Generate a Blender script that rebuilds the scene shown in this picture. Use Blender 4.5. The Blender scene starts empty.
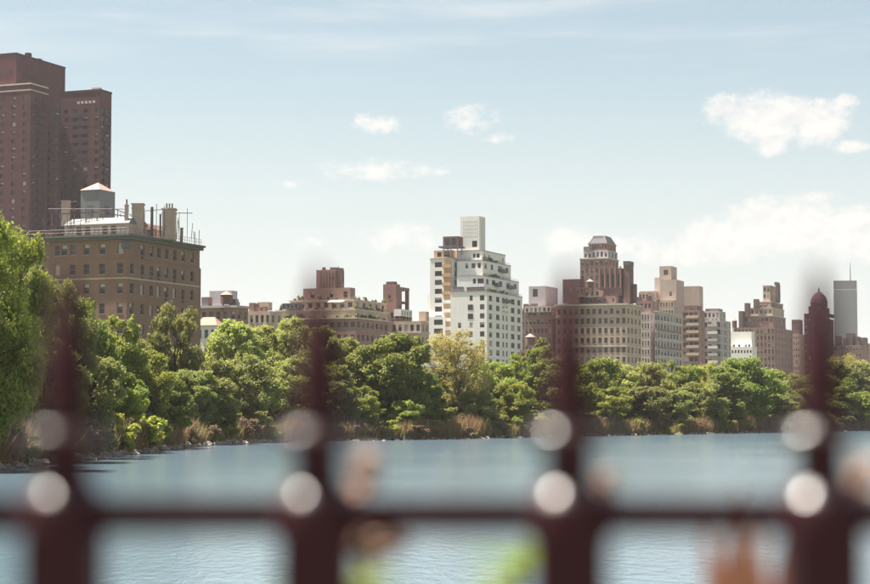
import bpy, math, random
import numpy as np
from mathutils import Vector

# ------------------------------------------------------------------ camera, sky, sun, exposure
SC = bpy.context.scene
COL = SC.collection
F = 1950.0                       # focal length in photo pixels (870 wide)
PITCH = math.atan(120.0 / F)     # horizon falls on photo row 412
CAM_Z = 4.0

cam_d = bpy.data.cameras.new("camera")
cam = bpy.data.objects.new("camera", cam_d)
COL.objects.link(cam)
cam.location = (0, 0, CAM_Z)
cam.rotation_euler = (math.pi / 2 + PITCH, 0, 0)
cam_d.sensor_width = 22.3
cam_d.lens = F / 870.0 * 22.3
cam_d.clip_start = 0.05
cam_d.clip_end = 20000
cam_d.dof.use_dof = True
cam_d.dof.focus_distance = 420
cam_d.dof.aperture_fstop = 2.05
SC.camera = cam

SUN_AZ = math.radians(-77)       # clockwise from +Y: high over the left bank
SUN_EL = math.radians(65)
SUN_DIR = Vector((math.sin(SUN_AZ) * math.cos(SUN_EL), math.cos(SUN_AZ) * math.cos(SUN_EL), math.sin(SUN_EL)))
sun_d = bpy.data.lights.new("sun", 'SUN')
sun_d.energy = 5.0
sun_d.angle = math.radians(0.53)
sun_d.color = (1.0, 0.94, 0.84)
sun = bpy.data.objects.new("sun", sun_d)
COL.objects.link(sun)
sun.rotation_euler = (-SUN_DIR).to_track_quat('-Z', 'Y').to_euler()
sun.location = (-60, 40, 120)

SC.view_settings.view_transform = 'Standard'
SC.view_settings.look = 'None'
SC.view_settings.exposure = 1.8
SC.view_settings.gamma = 1.0
SC.view_settings.use_curve_mapping = False
SC.cycles.use_denoising = True
SC.cycles.use_adaptive_sampling = False
SC.cycles.max_bounces = 8
SC.cycles.transparent_max_bounces = 8
SC.cycles.volume_bounces = 0
SC.cycles.caustics_reflective = False
SC.cycles.caustics_refractive = False


def ray(x, y):
    a, v = (x - 435.0) / F, (292.0 - y) / F
    return Vector((a, math.cos(PITCH) - math.sin(PITCH) * v, math.sin(PITCH) + math.cos(PITCH) * v))


def PX(x, Y, y=380):
    r = ray(x, y)
    return r.x / r.y * Y


def PZ(y, Y, x=435):
    r = ray(x, y)
    return CAM_Z + r.z / r.y * Y


def make_world():
    w = bpy.data.worlds.new("World")
    SC.world = w
    w.use_nodes = True
    nt = w.node_tree
    nt.nodes.clear()
    N = nt.nodes.new
    L = nt.links.new

    def M(op, a, b=None, c=None, clamp=False):
        n = N('ShaderNodeMath')
        n.operation = op
        n.use_clamp = clamp
        for i, v in enumerate((a, b, c)):
            if v is None:
                continue
            if isinstance(v, (int, float)):
                n.inputs[i].default_value = v
            else:
                L(v, n.inputs[i])
        return n.outputs[0]

    def mixc(f, a, b):
        n = N('ShaderNodeMix')
        n.data_type = 'RGBA'
        if isinstance(f, float):
            n.inputs[0].default_value = f
        else:
            L(f, n.inputs[0])
        for i, v in ((6, a), (7, b)):
            if isinstance(v, tuple):
                n.inputs[i].default_value = (*v, 1)
            else:
                L(v, n.inputs[i])
        return n.outputs[2]

    def smooth(v, lo, hi):
        n = N('ShaderNodeMapRange')
        n.interpolation_type = 'SMOOTHSTEP'
        L(v, n.inputs[0])
        n.inputs[1].default_value = lo
        n.inputs[2].default_value = hi
        return n.outputs[0]

    sky = N('ShaderNodeTexSky')
    sky.sky_type = 'NISHITA'
    sky.sun_disc = False
    sky.sun_elevation = SUN_EL
    sky.sun_rotation = SUN_AZ
    sky.altitude = 0
    sky.air_density = 1.0
    sky.dust_density = 0.9
    sky.ozone_density = 1.2

    tc = N('ShaderNodeTexCoord')
    sep = N('ShaderNodeSeparateXYZ')
    L(tc.outputs['Generated'], sep.inputs[0])
    x, y, z = sep.outputs
    az = M('MULTIPLY', M('ARCTAN2', x, y), 57.2958)
    el = M('MULTIPLY', M('ARCSINE', z), 57.2958)

    def noise(sx, sy, scale, detail, rough, off=0.0, da=0.0, de=0.0):
        c = N('ShaderNodeCombineXYZ')
        L(M('MULTIPLY', M('ADD', az, da), sx), c.inputs[0])
        L(M('MULTIPLY', M('ADD', el, de), sy), c.inputs[1])
        c.inputs[2].default_value = off
        n = N('ShaderNodeTexNoise')
        n.inputs['Scale'].default_value = scale
        n.inputs['Detail'].default_value = detail
        n.inputs['Roughness'].default_value = rough
        L(c.outputs[0], n.inputs['Vector'])
        return n.outputs['Fac']

    DEG = 57.2958 / F
    # cumulus banks: photo column, row, half width, half height (pixels), strength
    puffs = [(768, 118, 56, 27, 1.0), (815, 122, 40, 25, 1.0), (725, 112, 26, 17, .8), (770, 146, 18, 12, .8),
             (845, 101, 15, 6, .5), (852, 147, 24, 8, .9),
             (790, 226, 78, 32, 1.1), (850, 232, 70, 32, 1.1), (925, 225, 70, 36, 1.1), (730, 240, 56, 26, .9), (680, 252, 50, 14, .7),
             (600, 243, 60, 14, .6), (568, 240, 34, 15, .75),
             (476, 119, 28, 14, .62), (499, 138, 14, 6, .3), (377, 123, 27, 10, .55),
             (376, 171, 54, 11, .62), (440, 173, 10, 5, .3), (397, 237, 44, 15, .6), (313, 242, 14, 6, .4), (286, 184, 12, 4, .3)]
    field = None
    for (cx, cy, hw, hh, s) in puffs:
        r = ray(cx, cy)
        a0 = math.degrees(math.atan2(r.x, r.y))
        e0 = math.degrees(math.asin(r.z / r.length))
        qa = M('MULTIPLY', M('SUBTRACT', az, a0), 1 / (hw * DEG))
        qe = M('MULTIPLY', M('SUBTRACT', el, e0), 1 / (hh * DEG))
        q = M('ADD', M('MULTIPLY', qa, qa), M('MULTIPLY', qe, qe))
        v = M('MULTIPLY', M('SUBTRACT', 1.0, q), s)
        v = M('MAXIMUM', v, -1.5)
        field = v if field is None else M('SMOOTH_MAX', field, v, 0.35)
    # the same fair-weather clouds carry on round the rest of the sky
    wide = M('SUBTRACT', M('MULTIPLY', noise(.12, .33, 1.0, 3, .5, 7.3), 5.0), 3.0)
    away = smooth(M('ABSOLUTE', az), 14.0, 20.0)
    up = smooth(el, 13.0, 17.0)
    wmask = M('MAXIMUM', away, up)
    wide = M('ADD', wide, M('MULTIPLY', M('SUBTRACT', wmask, 1.0), 4.0))
    field = M('MAXIMUM', field, wide)
    n1 = noise(1.0, 1.35, 1.15, 9, .58, 2.0)
    n2 = noise(1.0, 1.2, 3.0, 8, .66, 5.0)
    dens = M('ADD', field, M('MULTIPLY', M('SUBTRACT', n1, .5), 2.3))
    dens = M('ADD', dens, M('MULTIPLY', M('SUBTRACT', n2, .5), 1.7))
    cum = M('MULTIPLY', smooth(dens, -.15, .95), .97)
    # thin cirrus veil
    ci = noise(.10, .9, 1.0, 6, .55, 11.0)
    band = M('MULTIPLY', smooth(el, 9.6, 11.4), smooth(M('MULTIPLY', el, -1.0), -14.5, -12.2))
    cir = M('MULTIPLY', M('MULTIPLY', smooth(ci, .42, .72), band), .5)
    ci2 = M('MULTIPLY', smooth(noise(.07, .8, 1.3, 5, .55, 3.0), .56, .8), .22)
    cir = M('MAXIMUM', cir, M('MULTIPLY', ci2, smooth(el, 2.0, 8.0)))
    # cloud body: cream tops, lavender where the bank is thick and low
    r = ray(790, 250)
    e_low = math.degrees(math.asin(r.z / r.length))
    thick = M('MULTIPLY', smooth(dens, .9, 2.0), smooth(M('MULTIPLY', el, -1.0), -(e_low + .9), -(e_low - .5)))
    shade = M('MULTIPLY', thick, smooth(noise(.7, 1.6, 1.3, 5, .55, 9.0), .38, .62), clamp=True)
    n1u = noise(1.0, 1.35, 1.15, 9, .58, 2.0, -.10, .22)      # thickness towards the sun: crowns bright, undersides greyer
    relief = M('ADD', M('MULTIPLY', M('SUBTRACT', n1u, n1), 4.5), .30, clamp=True)
    ctop = mixc(M('MULTIPLY', relief, smooth(dens, .2, 1.2)), (5.65, 5.5, 5.25), (4.6, 4.55, 4.7))
    ccol = mixc(shade, ctop, (4.6, 4.58, 4.75))
    tint = N('ShaderNodeVectorMath')
    tint.operation = 'MULTIPLY'
    L(sky.outputs[0], tint.inputs[0])
    tint.inputs[1].default_value = (.86, .855, .735)
    hz = N('ShaderNodeMapRange')            # summer haze: thick towards the horizon, the same all round
    hz.interpolation_type = 'SMOOTHSTEP'
    L(el, hz.inputs[0])
    hz.inputs[1].default_value, hz.inputs[2].default_value = 2.0, 11.2
    hz.inputs[3].default_value, hz.inputs[4].default_value = .84, .20
    base = mixc(hz.outputs[0], tint.outputs[0], (4.75, 4.92, 4.9))
    c1 = mixc(cir, base, (5.3, 5.3, 5.2))
    c2 = mixc(cum, c1, ccol)
    bg = N('ShaderNodeBackground')
    L(c2, bg.inputs[0])
    bg.inputs[1].default_value = 0.051
    out = N('ShaderNodeOutputWorld')
    L(bg.outputs[0], out.inputs[0])


make_world()

# ------------------------------------------------------------------ helpers
rnd = random.Random(7)
R = math.radians


def tag(o, label=None, cat=None, group=None, kind=None):
    if label: o['label'] = label
    if cat: o['category'] = cat
    if group: o['group'] = group
    if kind: o['kind'] = kind
    return o


def empty(name, loc=(0, 0, 0), rz=0, parent=None):
    o = bpy.data.objects.new(name, None)
    o.empty_display_size = .5
    COL.objects.link(o)
    o.location = loc
    o.rotation_euler = (0, 0, rz)
    o.parent = parent
    return o


def link(name, mesh, parent=None, loc=(0, 0, 0), rz=0, scale=None):
    o = bpy.data.objects.new(name, mesh)
    COL.objects.link(o)
    o.location = loc
    if rz: o.rotation_euler = (0, 0, rz)
    if scale: o.scale = scale
    o.parent = parent
    return o


class MB:
    """collects geometry for one mesh"""
    def __init__(s):
        s.v, s.f, s.m = [], [], []

    def poly(s, pts, m=0):
        i = len(s.v)
        s.v += [tuple(p) for p in pts]
        s.f.append(tuple(range(i, i + len(pts))))
        s.m.append(m)

    def hexa(s, b, t, m=0):          # four bottom points (ccw from above), four top points
        i = len(s.v)
        s.v += [tuple(p) for p in b] + [tuple(p) for p in t]
        for q in ((3, 2, 1, 0), (4, 5, 6, 7), (0, 1, 5, 4), (1, 2, 6, 5), (2, 3, 7, 6), (3, 0, 4, 7)):
            s.f.append(tuple(i + k for k in q))
            s.m.append(m)

    def box(s, x0, x1, y0, y1, z0, z1, m=0):
        s.hexa([(x0, y0, z0), (x1, y0, z0), (x1, y1, z0), (x0, y1, z0)],
               [(x0, y0, z1), (x1, y0, z1), (x1, y1, z1), (x0, y1, z1)], m)

    def tube(s, pts, rad, n=6, m=0, cap=True):
        pts = [Vector(p) for p in pts]
        base = len(s.v)
        for k, p in enumerate(pts):
            a = pts[max(k - 1, 0)]
            b = pts[min(k + 1, len(pts) - 1)]
            d = (b - a).normalized()
            e = d.cross(Vector((0, 0, 1)) if abs(d.z) < .95 else Vector((1, 0, 0))).normalized()
            g = d.cross(e)
            r = rad[k] if isinstance(rad, (list, tuple)) else rad
            for j in range(n):
                t = 2 * math.pi * j / n
                s.v.append(tuple(p + e * (r * math.cos(t)) + g * (r * math.sin(t))))
        for k in range(len(pts) - 1):
            for j in range(n):
                a, b = base + k * n + j, base + k * n + (j + 1) % n
                s.f.append((a, b, b + n, a + n))
                s.m.append(m)
        if cap:
            s.f.append(tuple(base + j for j in range(n))[::-1]); s.m.append(m)
            q = base + (len(pts) - 1) * n
            s.f.append(tuple(q + j for j in range(n))); s.m.append(m)

    def lathe(s, prof, n=16, c=(0, 0, 0), m=0):
        base = len(s.v)
        for (r, z) in prof:
            for j in range(n):
                t = 2 * math.pi * j / n
                s.v.append((c[0] + r * math.cos(t), c[1] + r * math.sin(t), c[2] + z))
        for k in range(len(prof) - 1):
            for j in range(n):
                a, b = base + k * n + j, base + k * n + (j + 1) % n
                s.f.append((a, b, b + n, a + n)); s.m.append(m)
        s.f.append(tuple(base + j for j in range(n))[::-1]); s.m.append(m)
        q = base + (len(prof) - 1) * n
        s.f.append(tuple(q + j for j in range(n))); s.m.append(m)

    def mesh(s, name, mats, smooth=False):
        me = bpy.data.meshes.new(name)
        me.from_pydata(s.v, [], s.f)
        for mt in (mats if isinstance(mats, (list, tuple)) else [mats]):
            me.materials.append(mt)
        me.polygons.foreach_set('material_index', s.m)
        if smooth:
            me.polygons.foreach_set('use_smooth', [True] * len(s.f))
        me.update()
        return me

    def build(s, name, mats, parent=None, smooth=False, loc=(0, 0, 0)):
        return link(name, s.mesh(name, mats, smooth), parent, loc)


def np_mesh(name, verts, faces_quads, mat, tint=None):
    me = bpy.data.meshes.new(name)
    nv, nf = len(verts), len(faces_quads)
    k = faces_quads.shape[1]
    me.vertices.add(nv)
    me.vertices.foreach_set('co', verts.astype(np.float32).ravel())
    me.loops.add(nf * k)
    me.loops.foreach_set('vertex_index', faces_quads.astype(np.int32).ravel())
    me.polygons.add(nf)
    me.polygons.foreach_set('loop_start', np.arange(0, nf * k, k, dtype=np.int32))
    if tint is not None:
        at = me.attributes.new('tint', 'FLOAT', 'FACE')
        at.data.foreach_set('value', tint.astype(np.float32))
    me.materials.append(mat)
    me.update(calc_edges=True)
    return me


# ------------------------------------------------------------------ materials
def new_mat(name):
    m = bpy.data.materials.new(name)
    m.use_nodes = True
    nt = m.node_tree
    b = nt.nodes['Principled BSDF']
    return m, nt, b


def surf(name, col, rough=.85, var=.18, scale=.35, bump=0.0, streak=0.0, metal=0.0, spec=.3, fine=0.0):
    """plain weathered surface: broad blotches, rain streaks, fine grain"""
    m, nt, b = new_mat(name)
    N, L = nt.nodes.new, nt.links.new
    tc = N('ShaderNodeTexCoord')
    n1 = N('ShaderNodeTexNoise')
    n1.inputs['Scale'].default_value = scale
    n1.inputs['Detail'].default_value = 7
    L(tc.outputs['Object'], n1.inputs['Vector'])
    mp = N('ShaderNodeMapping')
    mp.inputs['Scale'].default_value = (1.3, 1.3, .06)
    L(tc.outputs['Object'], mp.inputs[0])
    n2 = N('ShaderNodeTexNoise')
    n2.inputs['Scale'].default_value = 1.0
    n2.inputs['Detail'].default_value = 4
    L(mp.outputs[0], n2.inputs['Vector'])
    add = N('ShaderNodeMath'); add.operation = 'MULTIPLY_ADD'
    L(n1.outputs['Fac'], add.inputs[0]); add.inputs[1].default_value = var * 2; add.inputs[2].default_value = 1 - var
    a2 = N('ShaderNodeMath'); a2.operation = 'MULTIPLY_ADD'
    L(n2.outputs['Fac'], a2.inputs[0]); a2.inputs[1].default_value = streak * 2; a2.inputs[2].default_value = 1 - streak
    mu = N('ShaderNodeMath'); mu.operation = 'MULTIPLY'
    L(add.outputs[0], mu.inputs[0]); L(a2.outputs[0], mu.inputs[1])
    src = mu.outputs[0]
    if fine:
        n3 = N('ShaderNodeTexNoise')
        n3.inputs['Scale'].default_value = 4.0
        n3.inputs['Detail'].default_value = 3
        L(tc.outputs['Object'], n3.inputs['Vector'])
        a3 = N('ShaderNodeMath'); a3.operation = 'MULTIPLY_ADD'
        L(n3.outputs['Fac'], a3.inputs[0]); a3.inputs[1].default_value = fine * 2; a3.inputs[2].default_value = 1 - fine
        m3 = N('ShaderNodeMath'); m3.operation = 'MULTIPLY'
        L(src, m3.inputs[0]); L(a3.outputs[0], m3.inputs[1])
        src = m3.outputs[0]
    vm = N('ShaderNodeVectorMath'); vm.operation = 'SCALE'
    vm.inputs[0].default_value = col
    L(src, vm.inputs['Scale'])
    L(vm.outputs[0], b.inputs['Base Color'])
    b.inputs['Roughness'].default_value = rough
    b.inputs['Metallic'].default_value = metal
    b.inputs['Specular IOR Level'].default_value = spec
    if bump:
        bp = N('ShaderNodeBump')
        bp.inputs['Strength'].default_value = bump
        bp.inputs['Distance'].default_value = .36
        L(n1.outputs['Fac'], bp.inputs['Height'])
        L(bp.outputs[0], b.inputs['Normal'])
    return m


def leaf_mat(name, dark, light, trans=.42, spec=.25):
    m, nt, b = new_mat(name)
    N, L = nt.nodes.new, nt.links.new
    at = N('ShaderNodeAttribute'); at.attribute_name = 'tint'
    oi = N('ShaderNodeObjectInfo')
    mx = N('ShaderNodeMix'); mx.data_type = 'RGBA'
    L(at.outputs['Fac'], mx.inputs[0])
    mx.inputs[6].default_value = (*dark, 1)
    mx.inputs[7].default_value = (*light, 1)
    hs = N('ShaderNodeHueSaturation')
    h = N('ShaderNodeMath'); h.operation = 'MULTIPLY_ADD'
    L(oi.outputs['Random'], h.inputs[0]); h.inputs[1].default_value = .035; h.inputs[2].default_value = .4825
    v = N('ShaderNodeMath'); v.operation = 'MULTIPLY_ADD'
    L(oi.outputs['Random'], v.inputs[0]); v.inputs[1].default_value = .3; v.inputs[2].default_value = .85
    L(h.outputs[0], hs.inputs['Hue']); L(v.outputs[0], hs.inputs['Value'])
    L(mx.outputs[2], hs.inputs['Color'])
    L(hs.outputs[0], b.inputs['Base Color'])
    b.inputs['Roughness'].default_value = .55
    b.inputs['Specular IOR Level'].default_value = spec
    tr = N('ShaderNodeBsdfTranslucent')
    tw = N('ShaderNodeVectorMath'); tw.operation = 'MULTIPLY'
    L(hs.outputs[0], tw.inputs[0]); tw.inputs[1].default_value = (1.3, 1.35, .75)
    L(tw.outputs[0], tr.inputs['Color'])
    ms = N('ShaderNodeMixShader'); ms.inputs[0].default_value = trans
    L(b.outputs[0], ms.inputs[1]); L(tr.outputs[0], ms.inputs[2])
    L(ms.outputs[0], nt.nodes['Material Output'].inputs['Surface'])
    return m


MAT = {
    'maroon_brick': surf('maroon_brick', (0.078, 0.026, 0.030), var=.3, streak=.25, fine=.12),
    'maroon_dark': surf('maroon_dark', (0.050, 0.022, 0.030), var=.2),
    'hotel_brick': surf('hotel_brick', (0.225, 0.138, 0.100), var=.16, streak=.10, fine=.12),
    'tan_brick': surf('tan_brick', (0.450, 0.345, 0.275), var=.2, streak=.14, fine=.1),
    'brown_brick': surf('brown_brick', (0.250, 0.155, 0.132), var=.2, streak=.14, fine=.1),
    'dark_brown': surf('dark_brown', (0.144, 0.090, 0.086), var=.2, streak=.14),
    'red_brick': surf('red_brick', (0.255, 0.145, 0.120), var=.18, streak=.1, fine=.1),
    'beige': surf('beige', (0.420, 0.330, 0.285), var=.14, streak=.14),
    'limestone': surf('limestone', (0.500, 0.430, 0.390), var=.14, streak=.16),
    'grey_stone': surf('grey_stone', (0.405, 0.371, 0.379), var=.14, streak=.16),
    'white_brick': surf('white_brick', (0.740, 0.720, 0.700), var=.06, streak=.09, fine=.04),
    'white_paint': surf('white_paint', (.74, .71, .67), var=.06, streak=.06),
    'orange_stain': surf('orange_stain', (.50, .33, .22), var=.2, streak=.2),
    'copper_green': surf('copper_green', (.115, .125, .115), var=.25, streak=.2),
    'slate': surf('slate', (.13, .13, .145), var=.25, scale=1.0),
    'zinc': surf('zinc', (0.170, 0.168, 0.168), rough=.5, var=.15, streak=.2),
    'tank_wood': surf('tank_wood', (.15, .085, .075), var=.3, streak=.3),
    'tank_roof': surf('tank_roof', (0.300, 0.215, 0.185), var=.2),
    'pink_roof': surf('pink_roof', (.48, .25, .18), var=.2),
    'steel': surf('steel', (.10, .075, .075), rough=.5, var=.2),
    'rust': surf('rust', (.14, .075, .06), var=.3, scale=1.2),
    'white_trim': surf('white_trim', (.33, .29, .26), var=.08),
    'bronze_frame': surf('bronze_frame', (.09, .065, .06), rough=.5, var=.1),
    'blind': surf('blind', (.46, .43, .40), var=.1),
    'curtain': surf('curtain', (.24, .22, .21), var=.2),
    'awning': surf('awning', (.75, .74, .72), var=.06),
    'bark': surf('bark', (.075, .055, .045), var=.35, scale=1.5),
    'bark_pale': surf('bark_pale', (.135, .10, .08), var=.35, scale=1.5),
    'asphalt': surf('asphalt', (.05, .05, .05), var=.2),
    'rock': surf('rock', (0.300, 0.235, 0.195), var=.45, scale=.9),
    'curtain_glass': None,
}


def glass(name, col, rough=.06):
    m, nt, b = new_mat(name)
    b.inputs['Base Color'].default_value = (*col, 1)
    b.inputs['Roughness'].default_value = rough
    b.inputs['IOR'].default_value = 1.5
    b.inputs['Specular IOR Level'].default_value = .32
    return m


MAT['glass'] = glass('window_glass', (.035, .032, .038))
MAT['glass_mid'] = glass('window_glass_mid', (.09, .085, .09))  # paler pane base colour, for variety
MAT['glass_blue'] = glass('tower_glass', (.16, .20, .23), .12)

# ------------------------------------------------------------------ shore, ground, water
SHORE_PX = [(-60, 482), (-30, 475), (0, 469), (60, 463), (100, 458), (150, 452), (200, 446), (260, 442.5), (320, 441), (400, 440),
            (450, 439), (540, 437), (640, 435), (740, 433), (870, 430.5), (900, 430)]


def shore_d(x):
    xs = [p[0] for p in SHORE_PX]
    ys = [CAM_Z * F / (p[1] - 412) for p in SHORE_PX]
    return float(np.interp(x, xs, ys))


outline = []
for (px, py) in SHORE_PX:
    d = CAM_Z * F / (py - 412)
    outline.append((PX(px, d, py), d))
outline = [(-14, 2.6), (-34, 12), (-52, 35), (-54, 62), (-47, 88)] + outline
outline += [(150, 452), (190, 420), (215, 330), (200, 200), (150, 90), (90, 30), (40, 6), (14, 2.7), (4, 2.5), (-4, 2.5)]
pts = []
for i in range(len(outline)):              # resample the closed outline
    a, b = Vector(outline[i]), Vector(outline[(i + 1) % len(outline)])
    n = max(1, int((b - a).length / 3.0))
    for k in range(n):
        pts.append(a.lerp(b, k / n))
sm = np.array([(p.x, p.y) for p in pts])
jit = np.random.RandomState(3)
for _ in range(2):
    near = np.hypot(sm[:, 0], sm[:, 1]) < 30
    avg = (np.roll(sm, 1, 0) + sm * 2 + np.roll(sm, -1, 0)) / 4
    sm = np.where(near[:, None], sm, avg)
sm += np.where((np.hypot(sm[:, 0], sm[:, 1]) < 30)[:, None], 0, jit.normal(0, .35, sm.shape))
centre = np.array([40.0, 190.0])
n_sh = len(sm)
tang = np.roll(sm, -1, 0) - np.roll(sm, 1, 0)
nor = np.stack([tang[:, 1], -tang[:, 0]], 1)
nor /= np.linalg.norm(nor, axis=1)[:, None]
flip = np.sign(np.sum(nor * (sm - centre), 1))
nor *= flip[:, None]
rad_dir = (sm - centre) / np.linalg.norm(sm - centre, axis=1)[:, None]
near_w = np.clip(1 - (np.hypot(sm[:, 0], sm[:, 1]) - 15) / 40, 0, 1)
offs = [-8, -1.2, 0, 1.2, 2.2, 5, 14, 40, 120, 400, 1200, 3600]
zfar = [-2.5, -.6, -.1, .35, .7, 1.1, 1.8, 2.6, 3.0, 3.5, 4.0, 4.0]
znear = [-2.5, -.7, -.1, 2.62, 2.72, 2.72, 2.7, 2.7, 3.0, 3.5, 4.0, 4.0]
rings = []
for o, zf, zn in zip(offs, zfar, znear):
    d = nor if abs(o) <= 6 else rad_dir
    q = sm + d * o
    z = zf * (1 - near_w) + zn * near_w
    if 0 < o < 100:
        z = z + jit.normal(0, .06 * min(o, 4), n_sh) * (1 - near_w)
    rings.append(np.column_stack([q, z]))
gv = np.concatenate(rings + [np.array([[centre[0], centre[1], -3.0]])])
mbg = MB()
mbg.v = [tuple(p) for p in gv]
for k in range(len(offs) - 1):
    for i in range(n_sh):
        j = (i + 1) % n_sh
        mbg.f.append((k * n_sh + i, (k + 1) * n_sh + i, (k + 1) * n_sh + j, k * n_sh + j))
        mbg.m.append(0)
for i in range(n_sh):
    mbg.f.append((len(gv) - 1, i, (i + 1) % n_sh))
    mbg.m.append(0)
ground_mat = surf('park_ground', (.085, .088, .04), var=.5, scale=.12, fine=.25)
g = mbg.build('ground', ground_mat, smooth=True)
tag(g, kind='structure')

mw, ntw, bw = new_mat('lake_water')
N, L = ntw.nodes.new, ntw.links.new
tc = N('ShaderNodeTexCoord')
bw.inputs['Base Color'].default_value = (.11, .163, .205, 1)
bw.inputs['Roughness'].default_value = .11
bw.inputs['IOR'].default_value = 1.33


def wav(sx, sy, sc, det, rz):
    mp = N('ShaderNodeMapping')
    mp.inputs['Scale'].default_value = (sx, sy, 1)
    mp.inputs['Rotation'].default_value = (0, 0, rz)
    L(tc.outputs['Object'], mp.inputs[0])
    n = N('ShaderNodeTexNoise')
    n.inputs['Scale'].default_value = sc
    n.inputs['Detail'].default_value = det
    n.inputs['Roughness'].default_value = .55
    L(mp.outputs[0], n.inputs['Vector'])
    return n.outputs['Fac']


w1 = wav(1.9, .8, 1.3, 4, .3)
w2 = wav(2.6, .8, 3.2, 4, .1)
w3 = wav(1, 1, .035, 3, 0)          # cat's-paws: gusts roughen some stretches more than others
ma = N('ShaderNodeMath'); ma.operation = 'MULTIPLY_ADD'
L(w2, ma.inputs[0]); ma.inputs[1].default_value = .34; L(w1, ma.inputs[2])
st = N('ShaderNodeMapRange'); L(w3, st.inputs[0])
st.inputs[1].default_value = .35; st.inputs[2].default_value = .65
st.inputs[3].default_value = .45; st.inputs[4].default_value = 1.0
bp = N('ShaderNodeBump'); bp.inputs['Distance'].default_value = .05
L(ma.outputs[0], bp.inputs['Height']); L(st.outputs[0], bp.inputs['Strength'])
L(bp.outputs[0], bw.inputs['Normal'])
mbw = MB()
gx, gy = np.linspace(-75, 235, 9), np.linspace(2.2, 475, 13)
for i in range(8):
    for j in range(12):
        mbw.poly([(gx[i], gy[j], 0), (gx[i + 1], gy[j], 0), (gx[i + 1], gy[j + 1], 0), (gx[i], gy[j + 1], 0)])
tag(mbw.build('water', mw), kind='structure')

# running path on the near bank, behind the fence
mb = MB()
mb.box(-30, 30, -4.2, .75, 2.70, 2.795)
path_mat = surf('cinder_path', (.20, .17, .145), var=.25, scale=1.2, bump=.3)
tag(mb.build('path', path_mat), kind='structure')
mb = MB()
mb.box(-30, 30, .80, 1.42, 2.55, 2.83)
tag(mb.build('kerb', surf('granite_kerb', (.26, .25, .24), var=.25, scale=2.0)), kind='structure')

# ------------------------------------------------------------------ buildings
ANG = R(21.7)
WIN_CACHE = {}


def window_mesh(w, h, style, var):
    key = (round(w, 2), round(h, 2), style, var)
    if key in WIN_CACHE:
        return WIN_CACHE[key]
    m = MB()
    fr = .07 if style != 'ribbon' else .06
    # materials: 0 frame, 1 glass, 2 blind
    hw = w / 2
    for (a, b, c, d) in ((-hw, -hw + fr, 0, h), (hw - fr, hw, 0, h), (-hw + fr, hw - fr, 0, fr), (-hw + fr, hw - fr, h - fr, h)):
        m.box(a, b, -.05, .06, c, d, 0)
    if style == 'sash':
        m.box(-hw + fr, hw - fr, -.04, .02, h * .5 - .03, h * .5 + .03, 0)
        m.box(-hw - .08, hw + .08, -.34, -.06, -.10, -.005, 0)        # sill
    elif style == 'pair':
        m.box(-.04, .04, -.04, .02, fr, h - fr, 0)
        m.box(-hw - .08, hw + .08, -.34, -.06, -.10, -.005, 0)
    elif style == 'picture':
        m.box(-hw * .45 - .03, -hw * .45 + .03, -.04, .02, fr, h - fr, 0)
        m.box(hw * .45 - .03, hw * .45 + .03, -.04, .02, fr, h - fr, 0)
    drop = (0, .35, .62, 1.0, 0)[var]
    zb = h - fr - (h - 2 * fr) * drop
    if drop < 1:
        m.poly([(-hw + fr, .03, fr), (hw - fr, .03, fr), (hw - fr, .03, zb), (-hw + fr, .03, zb)], 1)
    if drop > 0:
        m.poly([(-hw + fr, .025, zb), (hw - fr, .025, zb), (hw - fr, .025, h - fr), (-hw + fr, .025, h - fr)], 2)
    fm = MAT['bronze_frame'] if style in ('picture', 'dark', 'ribbon') else MAT['white_trim'] if style in ('sash',) else MAT['curtain']
    me = m.mesh('window', [fm, MAT['glass_mid'] if var == 4 else MAT['glass'], MAT['blind'] if var != 2 else MAT['curtain']])
    WIN_CACHE[key] = me
    return me


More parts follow.
